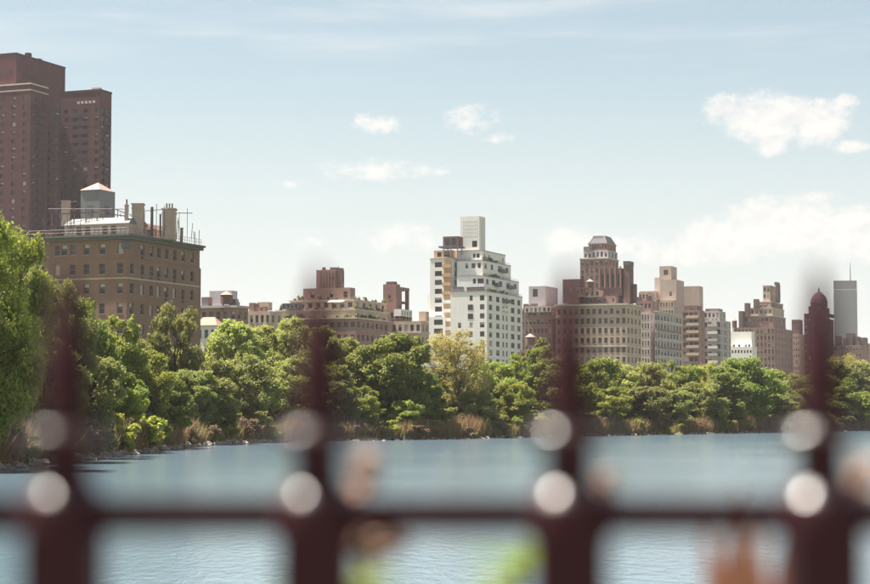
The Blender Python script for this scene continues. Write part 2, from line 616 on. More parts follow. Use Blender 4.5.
class Building:
    def __init__(s, name, label, xc, d, ang=ANG, cat='building', group=None, z0=2.4):
        s.ca, s.sa = math.cos(ang), math.sin(ang)
        s.X, s.Y, s.z0 = PX(xc, d), d, z0
        s.root = tag(empty(name, (s.X, s.Y, z0)), label, cat, group)
        s.nwin = 0

    def pt(s, C, u, v, z):
        """metres along the side-street face (u) and the park face (v) from corner C; local to the building"""
        return (C[0] - s.ca * u + s.sa * v - s.X, C[1] + s.sa * u + s.ca * v - s.Y, z - s.z0)

    def solve(s, C, xl, xr):
        k = (xl - 435) / F
        u = (C[0] - k * C[1]) / (s.ca + s.sa * k)
        k = (xr - 435) / F
        v = (k * C[1] - C[0]) / (s.sa - s.ca * k)
        return max(u, .3), max(v, .3)

    def facade(s, m, C, side, Ln, other, z0, z1, cols, rows, skip, style, mix, depth=.28):
        if side == 'L':
            P = lambda a, q, z: s.pt(C, a, q, z)
            n = Vector((-s.sa, -s.ca, 0))
        else:
            P = lambda a, q, z: s.pt(C, q, a, z)
            n = Vector((s.ca, -s.sa, 0))
        xs = [(0.0, None)]
        for ci, (c, w) in enumerate(cols):
            if c - w / 2 < .05 + xs[-1][0] or c + w / 2 > Ln - .05:
                continue
            xs += [(c - w / 2, ci), (c + w / 2, None)]
        zs = [(z0, None)]
        for ri, (zb, h) in enumerate(rows):
            if zb < zs[-1][0] + .05 or zb + h > z1 - .05:
                continue
            zs += [(zb, ri), (zb + h, None)]
        xe = [q[0] for q in xs] + [Ln]
        ze = [q[0] for q in zs] + [z1]
        rev = side == 'L'

        def quad(p):
            m.poly(p[::-1] if rev else p)
        rz = math.atan2(n.x, -n.y)
        for i in range(len(xs)):
            for j in range(len(zs)):
                a, b, c, d = xe[i], xe[i + 1], ze[j], ze[j + 1]
                ci, ri = xs[i][1], zs[j][1]
                if ci is None or ri is None or skip(ci, ri):
                    quad([P(a, 0, c), P(b, 0, c), P(b, 0, d), P(a, 0, d)])
                    continue
                D = depth
                quad([P(a, 0, c), P(b, 0, c), P(b, D, c), P(a, D, c)])
                quad([P(a, D, d), P(b, D, d), P(b, 0, d), P(a, 0, d)])
                quad([P(a, 0, c), P(a, D, c), P(a, D, d), P(a, 0, d)])
                quad([P(b, D, c), P(b, 0, c), P(b, 0, d), P(b, D, d)])
                quad([P(a, D + .06, c), P(b, D + .06, c), P(b, D + .06, d), P(a, D + .06, d)])
                r = rnd.random()
                acc, var = 0, 0
                for k2, q in enumerate(mix):
                    acc += q
                    if r < acc:
                        var = k2
                        break
                me = window_mesh(b - a, d - c, style, var)
                link('window', me, s.root, P((a + b) / 2, D, c), rz)
                s.nwin += 1

    def tier(s, xl, xc, xr, yt, yb, d, mat, name='wall', lc=None, rc=None, fh=3.2, wh=1.7, sill=.9, top=.9, style='sash',
             mix=(.5, .2, .1, .08, .12), skipL=None, skipR=None, cornice=None, rstyle=None, z1=None, wmax=.55):
        """one block seen from photo column xl to its corner xc and on to xr, roof at row yt, foot at row yb"""
        C = (PX(xc, d), d)
        U, V = s.solve(C, xl, xr)
        z1 = PZ(yt, d) if z1 is None else z1
        z0 = s.z0 if yb is None else PZ(yb, d)
        rows = []
        z = z1 - top - wh
        while z > z0 + .3:
            rows.append((z, wh))
            z -= fh
        rows = rows[::-1]
        nr = len(rows)

        def cols(spec, Ln):
            if spec is None: return []
            if isinstance(spec, tuple):
                n, w = spec
                p = Ln / n
                return [((i + .5) * p, min(w, p * wmax)) for i in range(n)]
            return [(f * Ln, w) for (f, w) in spec]
        m = MB()
        sl = (lambda c, r: skipL(c, nr - 1 - r)) if skipL else (lambda c, r: False)
        sr = (lambda c, r: skipR(c, nr - 1 - r)) if skipR else (lambda c, r: False)
        s.facade(m, C, 'L', U, V, z0, z1, cols(lc, U), rows, sl, style, mix)
        s.facade(m, C, 'R', V, U, z0, z1, cols(rc, V), rows, sr, rstyle or style, mix)
        P = s.pt
        m.poly([P(C, U, 0, z0), P(C, U, V, z0), P(C, U, V, z1), P(C, U, 0, z1)])
        m.poly([P(C, 0, V, z0), P(C, 0, V, z1), P(C, U, V, z1), P(C, U, V, z0)])
        m.poly([P(C, 0, 0, z1), P(C, U, 0, z1), P(C, U, V, z1), P(C, 0, V, z1)][::-1])
        w = m.build(name, mat, s.root)
        T = dict(C=C, U=U, V=V, z0=z0, z1=z1, rows=rows)
        if cornice:
            s.band(T, z1 - cornice[1] * .6, cornice[1], cornice[0], cornice[2], 'cornice')
        return T

    def slab(s, C, u0, u1, v0, v1, z0, z1, mat, name, parent=None):
        m = MB()
        P = s.pt
        m.hexa([P(C, u1, v0, z0), P(C, u0, v0, z0), P(C, u0, v1, z0), P(C, u1, v1, z0)],
               [P(C, u1, v0, z1), P(C, u0, v0, z1), P(C, u0, v1, z1), P(C, u1, v1, z1)])
        return m.build(name, mat, parent or s.root)

    def band(s, T, z, h, p, mat, name='belt_course'):
        return s.slab(T['C'], -p, T['U'] + p, -p, T['V'] + p, z, z + h, mat, name)

    def balcony(s, T, side, f, w, z, dep=1.3, mat=None, rail=None):
        """slab with a solid front, part-way along a face"""
        C, m = T['C'], MB()
        Ln = T['U'] if side == 'L' else T['V']
        a, b = f * Ln - w / 2, f * Ln + w / 2
        if side == 'L':
            P = lambda x, y, zz: s.pt(C, x, y, zz)
        else:
            P = lambda x, y, zz: s.pt(C, y, x, zz)

        def bx(x0, x1, y0, y1, za, zb):
            m.hexa([P(x0, y0, za), P(x1, y0, za), P(x1, y1, za), P(x0, y1, za)],
                   [P(x0, y0, zb), P(x1, y0, zb), P(x1, y1, zb), P(x0, y1, zb)])
        bx(a, b, -dep, -.01, z - .2, z)
        bx(a, b, -dep, -dep + .1, z + .005, z + 1.0)
        bx(a, a + .1, -dep + .11, -.01, z + .005, z + 1.0)
        bx(b - .1, b, -dep + .11, -.01, z + .005, z + 1.0)
        return m.build('balcony', mat, s.root)


def roof_clutter(b, T, n, mat, hmax=2.2, names=('roof_vent', 'stair_bulkhead', 'roof_unit')):
    for i in range(n):
        u, v = rnd.uniform(.05, .9) * T['U'], rnd.uniform(.03, .5) * T['V']
        w, h = rnd.uniform(.5, 2.2), rnd.uniform(.6, hmax)
        b.slab(T['C'], u, min(u + w, T['U'] - .1), v, min(v + w, T['V'] - .1), T['z1'] - .05, T['z1'] + h, mat, rnd.choice(names))


def railing(b, T, mat, h=1.0, p=-.15, step=2.0):
    """terrace railing along both visible edges"""
    m = MB()
    C = T['C']
    pu = [b.pt(C, u, p * -1, T['z1']) for u in np.arange(0.15, T['U'], step)]
    pv = [b.pt(C, p * -1, v, T['z1']) for v in np.arange(0.15, T['V'], step)]
    for q in pu + pv:
        m.tube([q, (q[0], q[1], q[2] + h)], .035, 4)
    for zz in (h * .5, h):
        m.tube([b.pt(C, T['U'], -p, T['z1'] + zz), b.pt(C, .1, -p, T['z1'] + zz)], .03, 4)
        m.tube([b.pt(C, -p, .1, T['z1'] + zz), b.pt(C, -p, T['V'], T['z1'] + zz)], .03, 4)
    return m.build('railing', mat, b.root)


def water_tank(x, ybase, ytop, wpx, d, label, wood='tank_wood', roof='tank_roof', legs=1.6):
    zt, zb = PZ(ytop, d), PZ(ybase, d)
    r = wpx / F * d / 2
    root = tag(empty('water_tank', (PX(x, d), d, zb)), label, 'water tank')
    H = zt - zb
    lg = min(legs, H * .3)
    ch = H * .22
    m = MB(); m.lathe([(r, 0), (r, H - lg - ch)], 18)
    m.build('tank', MAT[wood], root, smooth=False, loc=(0, 0, lg))
    m = MB(); m.lathe([(r * 1.08, 0), (r * .05, ch)], 18)
    m.build('roof', MAT[roof], root, loc=(0, 0, H - ch + .01))
    for i in range(4):
        a = math.pi / 4 + i * math.pi / 2
        m = MB(); m.tube([(r * .8 * math.cos(a), r * .8 * math.sin(a), -.3), (r * .8 * math.cos(a), r * .8 * math.sin(a), lg)], .12, 6)
        m.build('leg', MAT['steel'], root)
    for zz in (.2, .5, .8):
        m = MB(); zc = lg + (H - lg - ch) * zz
        m.lathe([(r * 1.015, -.05), (r * 1.015, .05)], 18)
        m.build('hoop', MAT['steel'], root, loc=(0, 0, zc))
    return root


def pole(b, x, yb, yt, d, mat, r=.08, name='pipe'):
    m = MB()
    p = (PX(x, d) - b.X, d - b.Y)
    m.tube([(p[0], p[1], PZ(yb, d) - b.z0), (p[0], p[1], PZ(yt, d) - b.z0)], r, 6)
    return m.build(name, mat, b.root)


def chimney(b, x, yb, yt, wpx, d, mat, pots=0, cap=True):
    w = wpx / F * d
    c = MB()
    X, Z0, Z1 = PX(x, d) - b.X, PZ(yb, d) - b.z0, PZ(yt, d) - b.z0
    Y = d - b.Y
    c.box(X - w / 2, X + w / 2, Y - w / 2, Y + w / 2, Z0, Z1)
    if cap:
        c.box(X - w * .58, X + w * .58, Y - w * .58, Y + w * .58, Z1 + .003, Z1 + .22)
        c.box(X - w * .54, X + w * .54, Y - w * .54, Y + w * .54, Z1 - .8, Z1 - .6)
    o = c.build('chimney', mat, b.root)
    for i in range(pots):
        q = MB()
        q.lathe([(.16, 0), (.13, .8), (.17, .82), (.17, .95)], 8, (X + (i - (pots - 1) / 2) * .5, Y, Z1 + .22))
        q.build('chimney_pot', MAT['copper_green'] if i % 2 else MAT['rust'], o)
    return o


# --- maroon twin tower, far left
D = 690
b = Building('apartment_tower', 'tall dark maroon brick apartment tower with stepped flat roofs', 12, D, cat='tower')
mixd = (.62, .12, .12, .05, .09)
T = b.tier(-60, 12, 62, 54, None, D, MAT['maroon_brick'], lc=(6, 1.7), rc=[(.10, 1.6), (.34, 1.6), (.62, 2.2), (.86, 2.2)], fh=3.0, wh=1.5, top=14.2, style='dark', mix=mixd)
b.band(T, T['z1'] + .01, .5, .12, MAT['maroon_dark'], 'parapet')
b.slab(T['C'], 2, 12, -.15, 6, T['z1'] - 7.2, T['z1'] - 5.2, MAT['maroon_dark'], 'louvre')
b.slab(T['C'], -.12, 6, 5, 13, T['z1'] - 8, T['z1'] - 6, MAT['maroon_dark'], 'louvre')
b.slab(T['C'], .8, 2.4, 9, 11, T['z1'] + .5, T['z1'] + 2.1, MAT['maroon_dark'], 'roof_unit')
b.slab(T['C'], 1, 2, 16, 18, T['z1'] + .5, T['z1'] + 1.2, MAT['maroon_dark'], 'roof_unit')
T2 = b.tier(-60, 27, 45, 83, None, D - 16, MAT['maroon_brick'], lc=(8, 1.5), rc=[(.25, 1.8), (.72, 1.8)], fh=3.0, wh=1.5, top=4.4, style='dark', mix=mixd)
b.band(T2, T2['z1'] - 2.6, .45, .10, MAT['beige'])
b.band(T2, T2['z1'] - .4, .5, .10, MAT['limestone'], 'parapet')
T3 = b.tier(58, 97, 109, 91, None, D + 2, MAT['maroon_brick'], lc=[(.08, 1.4), (.36, 2.0), (.62, 2.0), (.86, 1.6)], rc=[(.28, 2.2), (.72, 2.2)], fh=3.0, wh=1.5, top=6.0, style='dark', mix=mixd)
b.band(T3, T3['z1'] + .01, .7, .14, MAT['maroon_dark'], 'parapet')
for i in range(5):
    b.slab(T3['C'], 2 + i * 1.6, 3 + i * 1.6, -.05, .3, T3['z1'] - 4.2, T3['z1'] - 3.3, MAT['limestone'], 'opening_trim')
b.slab(T3['C'], 1.0, 4.0, 1.0, 3.0, T3['z1'] + .7, T3['z1'] + 1.5, MAT['limestone'], 'roof_unit')
for k in range(34):          # stacked balconies down the park faces
    z = T3['z1'] - 8.5 - 3.0 * k
    if z < 22: break
    b.balcony(T3, 'R', .5, 4.2, z, 1.0, MAT['maroon_dark'])
    if k > 1: b.balcony(T, 'R', .74, 5.2, z + 1.2, 1.0, MAT['maroon_brick'])
    b.balcony(T2, 'R', .55, 4.2, z + .6, 1.0, MAT['maroon_dark'])
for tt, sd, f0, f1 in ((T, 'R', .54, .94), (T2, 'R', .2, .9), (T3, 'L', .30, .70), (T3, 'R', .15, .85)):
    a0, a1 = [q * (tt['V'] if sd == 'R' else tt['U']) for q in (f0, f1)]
    for k in range(36):          # dark slabs on the wall paint the recess shade between balconies
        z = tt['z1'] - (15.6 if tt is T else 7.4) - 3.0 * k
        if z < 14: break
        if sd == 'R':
            b.slab(tt['C'], -.07, .1, a0, a1, z - 1.75, z - .45, MAT['maroon_dark'], 'recess_shade_panel')
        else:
            b.slab(tt['C'], a0, a1, -.07, .1, z - 1.75, z - .45, MAT['maroon_dark'], 'recess_shade_panel')
for f in (.02, .48):
    C = T['C']; v = f * T['V']
    b.slab(C, -.6, .3, v, v + 1.1, 10, T['z1'] - 13, MAT['maroon_brick'], 'pier')

# --- brown brick hotel-like block on the left with cluttered roof
D = 345
b = Building('apartment_building', 'brown brick apartment block with dark cornice and roof crowded with chimneys', 126, D)
T = b.tier(28, 126, 199, 238.5, None, D, MAT['hotel_brick'], lc=[(.07, 1.15), (.25, 1.15), (.41, 1.15), (.55, 1.15), (.64, 1.15), (.71, 1.15), (.87, 1.15)],
           rc=[(.06, 1.25), (.20, 1.25), (.32, 1.25), (.42, 1.25), (.52, 1.5), (.64, 1.25), (.76, 1.25), (.89, 1.25)],
           fh=3.55, wh=1.9, sill=.9, top=.75, style='sash', mix=(.42, .2, .12, .18, .08),
           skipL=lambda c, r: (r >= 1 and c in (4,)) or (r > 2 and c == 5), skipR=lambda c, r: r == 0 and c == 0)
m_dark = MAT['copper_green']
b.band(T, T['z1'] - .1, .55, .55, m_dark, 'cornice')
b.band(T, T['z1'] + .46, .35, .85, m_dark, 'cornice')
b.band(T, T['z1'] - 7.15, .3, .12, MAT['tan_brick'])
b.band(T, T['z1'] - 3.45, .16, .06, MAT['hotel_brick'])
T['z1'] += .83
railing(b, T, MAT['steel'], 1.1, p=.5, step=.9)
C = T['C']; zr = T['z1']
# oval cartouche at the corner
mbc = MB()
prof = [(.95 * math.sin(a), -1.05 * math.cos(a)) for a in np.linspace(.05, math.pi - .05, 9)]
mbc.lathe(prof, 14)
mbc.build('cartouche', MAT['slate'], b.root, smooth=True, loc=b.pt(C, .55, .55, T['z1'] - 1.9))
# stepped-out pier at the right end
b.slab(C, .2, 6, T['V'] - .01, T['V'] + .9, 2.5, PZ(258, D), MAT['hotel_brick'], 'wing')
# penthouse and sloping glazed roof
bp0 = MB()
b.slab(C, 1.2, 14.6, 2.4, 9, zr - .1, zr + 2.2, MAT['tan_brick'], 'penthouse')
P = b.pt
bp0.hexa([P(C, 14.8, 2.2, zr + 2.21), P(C, 1.0, 2.2, zr + 2.21), P(C, 1.0, 9.2, zr + 2.21), P(C, 14.8, 9.2, zr + 2.21)],
         [P(C, 14.2, 4.4, zr + 3.5), P(C, 1.6, 4.4, zr + 3.5), P(C, 1.6, 8, zr + 3.5), P(C, 14.2, 8, zr + 3.5)])
bp0.build('penthouse_roof', MAT['zinc'], b.root)
for i in range(7):
    b.slab(C, 2.0 + i * 1.8, 3.0 + i * 1.8, 2.33, 2.5, zr + .3, zr + 1.8, MAT['bronze_frame'] if i % 3 else MAT['white_trim'], 'penthouse_door')
b.slab(C, 1.0, 6.0, 10.0, 19.5, zr - .1, zr + 1.7, MAT['tan_brick'], 'penthouse')
mm = MB()
mm.hexa([P(C, 6.2, 9.8, zr + 1.71), P(C, .8, 9.8, zr + 1.71), P(C, .8, 19.8, zr + 1.71), P(C, 6.2, 19.8, zr + 1.71)],
        [P(C, 4.6, 10.5, zr + 3.0), P(C, 2.9, 10.5, zr + 3.0), P(C, 2.9, 19, zr + 3.0), P(C, 4.6, 19, zr + 3.0)])
mm.build('penthouse_roof', MAT['rust'], b.root)
# tank house with pyramid roof
Ct = (PX(97.5, D + 12), D + 12)
U, V = b.solve(Ct, 79, 113.5)
za, zb = PZ(217, D + 12), PZ(189.5, D + 12)
b.slab(Ct, 0, U, 0, V, zr - .1, zb, MAT['zinc'], 'tank_house')
b.slab(Ct, U * .35, U * .65, -.04, .2, za + .6, za + 2.3, MAT['slate'], 'tank_house_door')
b.slab(Ct, -.04, .2, V * .35, V * .6, za + .6, za + 2.3, MAT['slate'], 'tank_house_door')
mm = MB()
ap = b.pt(Ct, U / 2, V / 2, PZ(180.5, D + 12))
cs = [b.pt(Ct, -.15, -.15, zb + .01), b.pt(Ct, -.15, V + .15, zb + .01), b.pt(Ct, U + .15, V + .15, zb + .01), b.pt(Ct, U + .15, -.15, zb + .01)]
for i in range(4):
    mm.poly([cs[i], cs[(i + 1) % 4], ap])
mm.poly(cs[::-1])
mm.build('tank_house_roof', MAT['tank_roof'], b.root)
chimney(b, 125, 232, 206, 3.6, D + 4, MAT['tan_brick'], 1)
chimney(b, 136.5, 236, 205, 11, D + 6, MAT['tan_brick'], 0)
chimney(b, 168, 240, 210, 12.5, D + 12, MAT['tan_brick'], 3)
chimney(b, 64, 226, 202, 8, D + 14, MAT['tan_brick'], 0)
chimney(b, 180.5, 242, 229, 2.6, D + 14, MAT['brown_brick'], 0)
for (x, yb, yt, r) in ((150.5, 236, 207, .28), (159, 236, 214, .18), (143, 234, 212, .07), (155, 236, 204, .06), (163, 236, 206, .06), (186, 243, 208, .05),
                       (178, 243, 212, .05), (58, 228, 205, .08), (72, 228, 207, .08), (84, 226, 208, .07), (90, 226, 210, .07), (104, 230, 209, .08), (111, 232, 208, .08), (116, 232, 210, .08), (50, 230, 208, .06), (194, 245, 232, .06), (198, 245, 230, .06)):
    pole(b, x, yb, yt, D + 7, MAT['steel'], r)
mm = MB()
for (x0, y0, x1, y1) in ((46, 209, 122, 209), (110, 208, 126, 214), (142, 211, 166, 209), (174, 213, 191, 213), (56, 214, 100, 212), (98, 213, 124, 216), (128, 214, 134, 222), (130, 222, 138, 232), (144, 226, 160, 232)):
    mm.tube([(PX(x0, D + 8) - b.X, 8, PZ(y0, D + 8) - b.z0), (PX(x1, D + 8) - b.X, 8.2, PZ(y1, D + 8) - b.z0)], .085, 5)
rq = random.Random(31)
for k in range(46):
    x0 = rq.uniform(42, 122) if k < 30 else rq.uniform(126, 194)
    y0 = 231 - 0.0 * x0 + (8 if x0 > 126 else 0)
    mm.tube([(PX(x0, D + 6) - b.X, 6, PZ(y0, D + 6) - b.z0), (PX(x0 + rq.uniform(-3, 3), D + 6) - b.X, 6.4, PZ(y0 - rq.uniform(8, 22), D + 6) - b.z0)], .055, 4)
mm.build('scaffold_pipes', MAT['steel'], b.root)['kind'] = 'stuff'
roof_clutter(b, dict(T, z1=zr + .05), 10, MAT['rust'], 1.4)
for (f, r_) in ((.20, 1), (.32, 1), (.42, 1), (.64, 1), (.2, 0), (.52, 2), (.76, 2)):          # window air conditioners
    z = T['rows'][-1 - r_][0] - .0
    b.slab(C, -.35, .2, f * T['V'] - .35, f * T['V'] + .35, z - .55, z - .12, MAT['slate'], 'air_conditioner')

# --- low blocks between the hotel and the terraced building
D = 430
b = Building('low_apartment_house', 'low brown house with grey rooftop box beside the brown brick block', 236, D)
T = b.tier(200, 236, 248, 307, None, D, MAT['brown_brick'], lc=(5, 1.1), rc=(2, 1.1), fh=3.3)
b.tier(209, 231, 237, 290.5, 306, D + 5, MAT['grey_stone'], 'penthouse', lc=[(.3, 1.2)], fh=4)
b.band(T, T['z1'] - .1, .5, .3, MAT['grey_stone'], 'cornice')
roof_clutter(b, T, 5, MAT['zinc'])
b.tier(201, 208, 212, 297, 306, D + 3, MAT['red_brick'], 'stair_tower')
water_tank(226, 309.5, 291, 12.5, D + 2, 'dark water tank with pale cone roof on the low brown house')
D = 400
b = Building('row_house', 'small house with pinkish red roof beside the brown brick block', 216, D)
T = b.tier(196, 216, 222, 325, None, D, MAT['white_paint'], lc=(3, 1.0), rc=(1, 1.0))
mm = MB()
P, C = b.pt, T['C']
mm.hexa([P(C, T['U'] + .3, -.3, T['z1']), P(C, -.3, -.3, T['z1']), P(C, -.3, T['V'] + .3, T['z1']), P(C, T['U'] + .3, T['V'] + .3, T['z1'])],
        [P(C, T['U'] - 1, T['V'] * .45, T['z1'] + 1.7), P(C, 1, T['V'] * .45, T['z1'] + 1.7), P(C, 1, T['V'] * .55, T['z1'] + 1.7), P(C, T['U'] - 1, T['V'] * .55, T['z1'] + 1.7)])
mm.build('roof', MAT['pink_roof'], b.root)
D = 450
b = Building('low_apartment_house', 'low tan house with a square bulkhead left of the terraced brown block', 270, D)
T = b.tier(238, 270, 282, 311, None, D, MAT['tan_brick'], lc=(6, 1.1), rc=(2, 1.1))
b.tier(257, 268, 272, 302, 310, D + 2, MAT['tan_brick'], 'penthouse', lc=[(.5, 1.1)], fh=4, top=.8, wh=1.2)
b.tier(240, 249, 252, 306, 310.5, D + 3, MAT['white_paint'], 'penthouse')
roof_clutter(b, T, 4, MAT['brown_brick'])

# --- terraced brown building
PLANTERS = []
D = 500
b = Building('terraced_apartment_building', 'brown terraced apartment building with blocky rooftop tower and planted terraces', 356, D)
T = b.tier(268, 356, 388, 318, None, D, MAT['brown_brick'], lc=(13, 1.4), rc=(7, 1.4), fh=3.3, wh=1.5, style='pair', mix=(.7, .1, .1, .05, .05))
Ta = b.tier(276, 355, 388, 309.5, 318, D + 2, MAT['tan_brick'], 'terrace_storey', lc=(11, 1.5), rc=(7, 1.5), fh=3.3, wh=1.3, style='pair', top=.6)
Tb = b.tier(290, 354, 386, 300, 309.5, D + 5, MAT['tan_brick'], 'terrace_storey', lc=(8, 1.5), rc=(5, 1.5), fh=3.3, wh=1.3, style='pair', top=.5)
Tc = b.tier(303, 350, 355, 287.5, 300, D + 8, MAT['brown_brick'], 'rooftop_block', lc=[(.1, 1.1), (.4, 1.0), (.8, 1.2)], fh=3.3)
Td = b.tier(316, 336, 344, 269.5, 288, D + 10, MAT['brown_brick'], 'rooftop_tower', lc=[(.12, .35), (.3, .35)], fh=20, wh=.6, top=2)
b.tier(334, 342, 343.5, 268, 283, D + 9.5, MAT['dark_brown'], 'rooftop_tower')
for i in range(6):
    C = Td['C']
    b.slab(C, .3 + i * .85, .55 + i * .85, -.16, .1, Td['z0'], Td['z1'] - .4, MAT['brown_brick'], 'pilaster')
for tt in (T, Ta, Tb):
    b.band(tt, tt['z1'] - .12, .35, .22, MAT['limestone'], 'parapet')
    PLANTERS.append((b, tt, 'L', .0, 1.0, 9)); PLANTERS.append((b, tt, 'R', 0, 1.0, 7))
mm = MB(); C = Tb['C']
mm.hexa([b.pt(C, 7, -1.5, Tb['z0'] + 1.9), b.pt(C, 2.6, -1.5, Tb['z0'] + 1.9), b.pt(C, 2.6, .0, Tb['z0'] + 2.3), b.pt(C, 7, .0, Tb['z0'] + 2.3)],
        [b.pt(C, 7, -1.5, Tb['z0'] + 2.0), b.pt(C, 2.6, -1.5, Tb['z0'] + 2.0), b.pt(C, 2.6, 0, Tb['z0'] + 2.5), b.pt(C, 7, 0, Tb['z0'] + 2.5)])
mm.build('awning', MAT['awning'], b.root)
pole(b, 338, 270, 266.5, D + 11, MAT['steel'], .12, 'roof_pipe')
roof_clutter(b, dict(Td), 3, MAT['dark_brown'], .8)
b.tier(282, 298, 303, 303, 309, D + 6, MAT['slate'], 'greenhouse', lc=(4, .8), fh=3, wh=.9, top=.3, style='dark')

D = 540
b = Building('apartment_building', 'brown brick block with open square roof frame left of the white building', 399, D)
T = b.tier(380, 399, 412, 309, None, D, MAT['brown_brick'], lc=(4, 1.2), rc=(4, 1.2), fh=3.2)
b.tier(394, 401, 411.5, 309, 316, D - 1.2, MAT['white_paint'], 'attic', rc=(4, .9), fh=3.5, wh=1.0, top=.5)
Tt = b.tier(383, 396, 400, 284, 309, D + 3, MAT['red_brick'], 'rooftop_tower', lc=[(.5, .8)], fh=12, wh=1.4, top=2.6)
b.tier(386, 394, 397, 281.5, 284.2, D + 3.5, MAT['dark_brown'], 'rooftop_tower')
C = (PX(400.5, D + 6), D + 6)
for (u, v) in ((0, 0), (0, 5.4), (3.2, 0), (3.2, 5.4)):
    b.slab(C, u, u + .9, v, v + .9, PZ(309.5, D), PZ(290, D + 6), MAT['brown_brick'], 'frame_post')
b.slab(C, -.05, 4.15, -.05, 6.35, PZ(290, D + 6), PZ(287, D + 6), MAT['brown_brick'], 'frame_beam')
b.slab(C, .2, 3.9, .2, 6.1, PZ(303, D + 6), PZ(301, D + 6), MAT['dark_brown'], 'frame_beam')
D = 520
b = Building('low_apartment_house', 'low tan house at the foot of the white building', 421, D)
T = b.tier(391, 421, 429, 321, None, D, MAT['tan_brick'], lc=(5, 1.3), rc=(2, 1.2), fh=3.4, style='pair')
b.band(T, T['z1'] - 3.2, .3, .3, MAT['limestone'])
b.tier(419, 426, 429, 311.5, 321, D + 4, MAT['tan_brick'], 'penthouse', lc=[(.5, 1.0)])
b.tier(411, 428, 434, 345.5, None, D - 12, MAT['white_paint'], 'porch')

# --- white stepped apartment building
D = 650
b = Building('white_apartment_building', 'white stepped apartment building with square tower and terraces', 487, D)
wb = MAT['white_brick']
mw_ = (.55, .12, .13, .05, .15)
TA = b.tier(450.5, 487, 522.5, 291.5, None, D, wb, lc=[(.13, 1.6), (.43, 1.1), (.75, 1.1)], rc=[(.10, 3.2), (.30, 3.4), (.45, 1.7), (.55, 1.7), (.72, 3.8), (.90, 3.2)], fh=3.02, wh=1.75, top=1.2, style='dark',
            rstyle='pair', mix=mw_, skipL=lambda c, r: (c == 0 and r > 99) or (c > 0 and r < 3 and c == 2) or (c == 1 and False))
C = TA['C']
for r_ in (1, 2):
    z = TA['rows'][-1 - r_][0]
    b.slab(C, TA['U'] * .38, TA['U'] * .52, -.06, .2, z - .1, z + 1.7, MAT['glass'], 'wide_window')
TB = b.tier(457, 484, 519, 276, 291.5, D + 4, wb, lc=[(.12, 2.2), (.35, 1.1)], rc=[(.10, 2.4), (.27, 3.4), (.47, 3.4), (.69, 4.2), (.89, 3.2)], fh=3.02, wh=1.7, top=.8, style='dark', rstyle='pair', mix=mw_)
TC = b.tier(457, 483, 511, 260.5, 276, D + 7, wb, lc=[(.14, 1.1), (.36, 1.4), (.62, 1.0)], rc=[(.10, 2.4), (.32, 2.6), (.60, 4.4), (.86, 3.4)], fh=3.02, wh=1.7, top=.8, style='dark', rstyle='pair', mix=mw_)
TD = b.tier(457, 482.5, 505.5, 250.5, 260.5, D + 10, wb, lc=[(.17, 1.2), (.32, 1.0)], rc=[(.10, 1.2), (.30, 1.2), (.9, 1.2)], fh=3.02, wh=1.4, top=1.0, style='dark', mix=mw_)
TE = b.tier(460.5, 479.5, 485.5, 216, 250.5, D + 12, wb, 'tower', lc=[(.25, 1.9)], rc=None, fh=40, wh=2.2, top=8.4, style='picture', mix=(1, 0, 0, 0, 0))
for i in range(9):      # brick grille on the tower
    for j in range(5):
        u = .7 + i * .62
        b.slab(TE['C'], u, u + .14, -.03, .12, TE['z1'] - 7.2 + j * 1.25, TE['z1'] - 6.5 + j * 1.25, MAT['grey_stone'], 'grille_brick')
for f in (.25, .45, .65, .85):
    b.slab(TE['C'], -.06, .1, f * TE['V'], f * TE['V'] + .12, TE['z0'] + 1, TE['z1'] - .5, MAT['grey_stone'], 'reveal_strip')
TW = b.tier(430, 452, 462, 258.5, None, D + 9, wb, 'wing', lc=[(.22, 2.2), (.62, 2.6)], rc=[(.4, 1.8)], fh=3.02, wh=1.75, top=1.1, style='picture', mix=(.55, .1, .15, .02, .18))
b.slab(TW['C'], .05, 3.0, -.10, .2, TW['z0'] + 24, TW['z1'] - .3, MAT['orange_stain'], 'balcony_wall')
for i in range(9):
    b.balcony(TW, 'L', .21, 3.2, TW['z1'] - 3.0 - i * 3.02, .9, MAT['orange_stain'] if i < 4 else wb)
TX = b.tier(425, 444, 452, 316.5, None, D + 8, wb, 'wing', lc=[(.30, 3.2), (.75, 3.0)], rc=[(.4, 1.8)], fh=3.02, wh=1.8, top=1.0, style='picture', mix=(.75, .1, .1, 0, .05))
TY = b.tier(427.5, 440, 452, 294, 316.5, D + 12, wb, 'wing', lc=[(.4, 2.0)], fh=3.02, style='picture')
TZ = b.tier(434, 452, 462, 250, 258.5, D + 12, MAT['orange_stain'], 'penthouse', lc=[(.3, 2.2), (.7, 1.6)], fh=3.02, wh=1.6, top=.6, style='picture')
# cantilevered dark plant room on stilts
Cb = (PX(459, D + 8), D + 8)
U, V = b.solve(Cb, 443, 463)
b.slab(Cb, .2, U, 0, 4.5, PZ(243.5, D), PZ(234, D), MAT['dark_brown'], 'plant_room')
for f in (.22, .62):
    b.slab(Cb, U * f, U * (f + .24), -.06, .2, PZ(242, D), PZ(236, D), MAT['glass'], 'plant_room_window')
b.slab(Cb, -.2, U + 1.3, -.8, 5.2, PZ(245.4, D), PZ(243.7, D), MAT['slate'], 'platform')
for (u, v) in ((.4, 0), (.4, 4), (U * .5, 0), (U - .3, 0), (U - .3, 4)):
    b.slab(Cb, u, u + .3, v, v + .3, PZ(252, D), PZ(245.4, D), MAT['grey_stone'], 'stilt')
for tt in (TA, TB, TC):
    railing(b, tt, MAT['steel'], 1.0, p=-.2, step=1.6)
    PLANTERS.append((b, tt, 'R', .05, .6, 6))
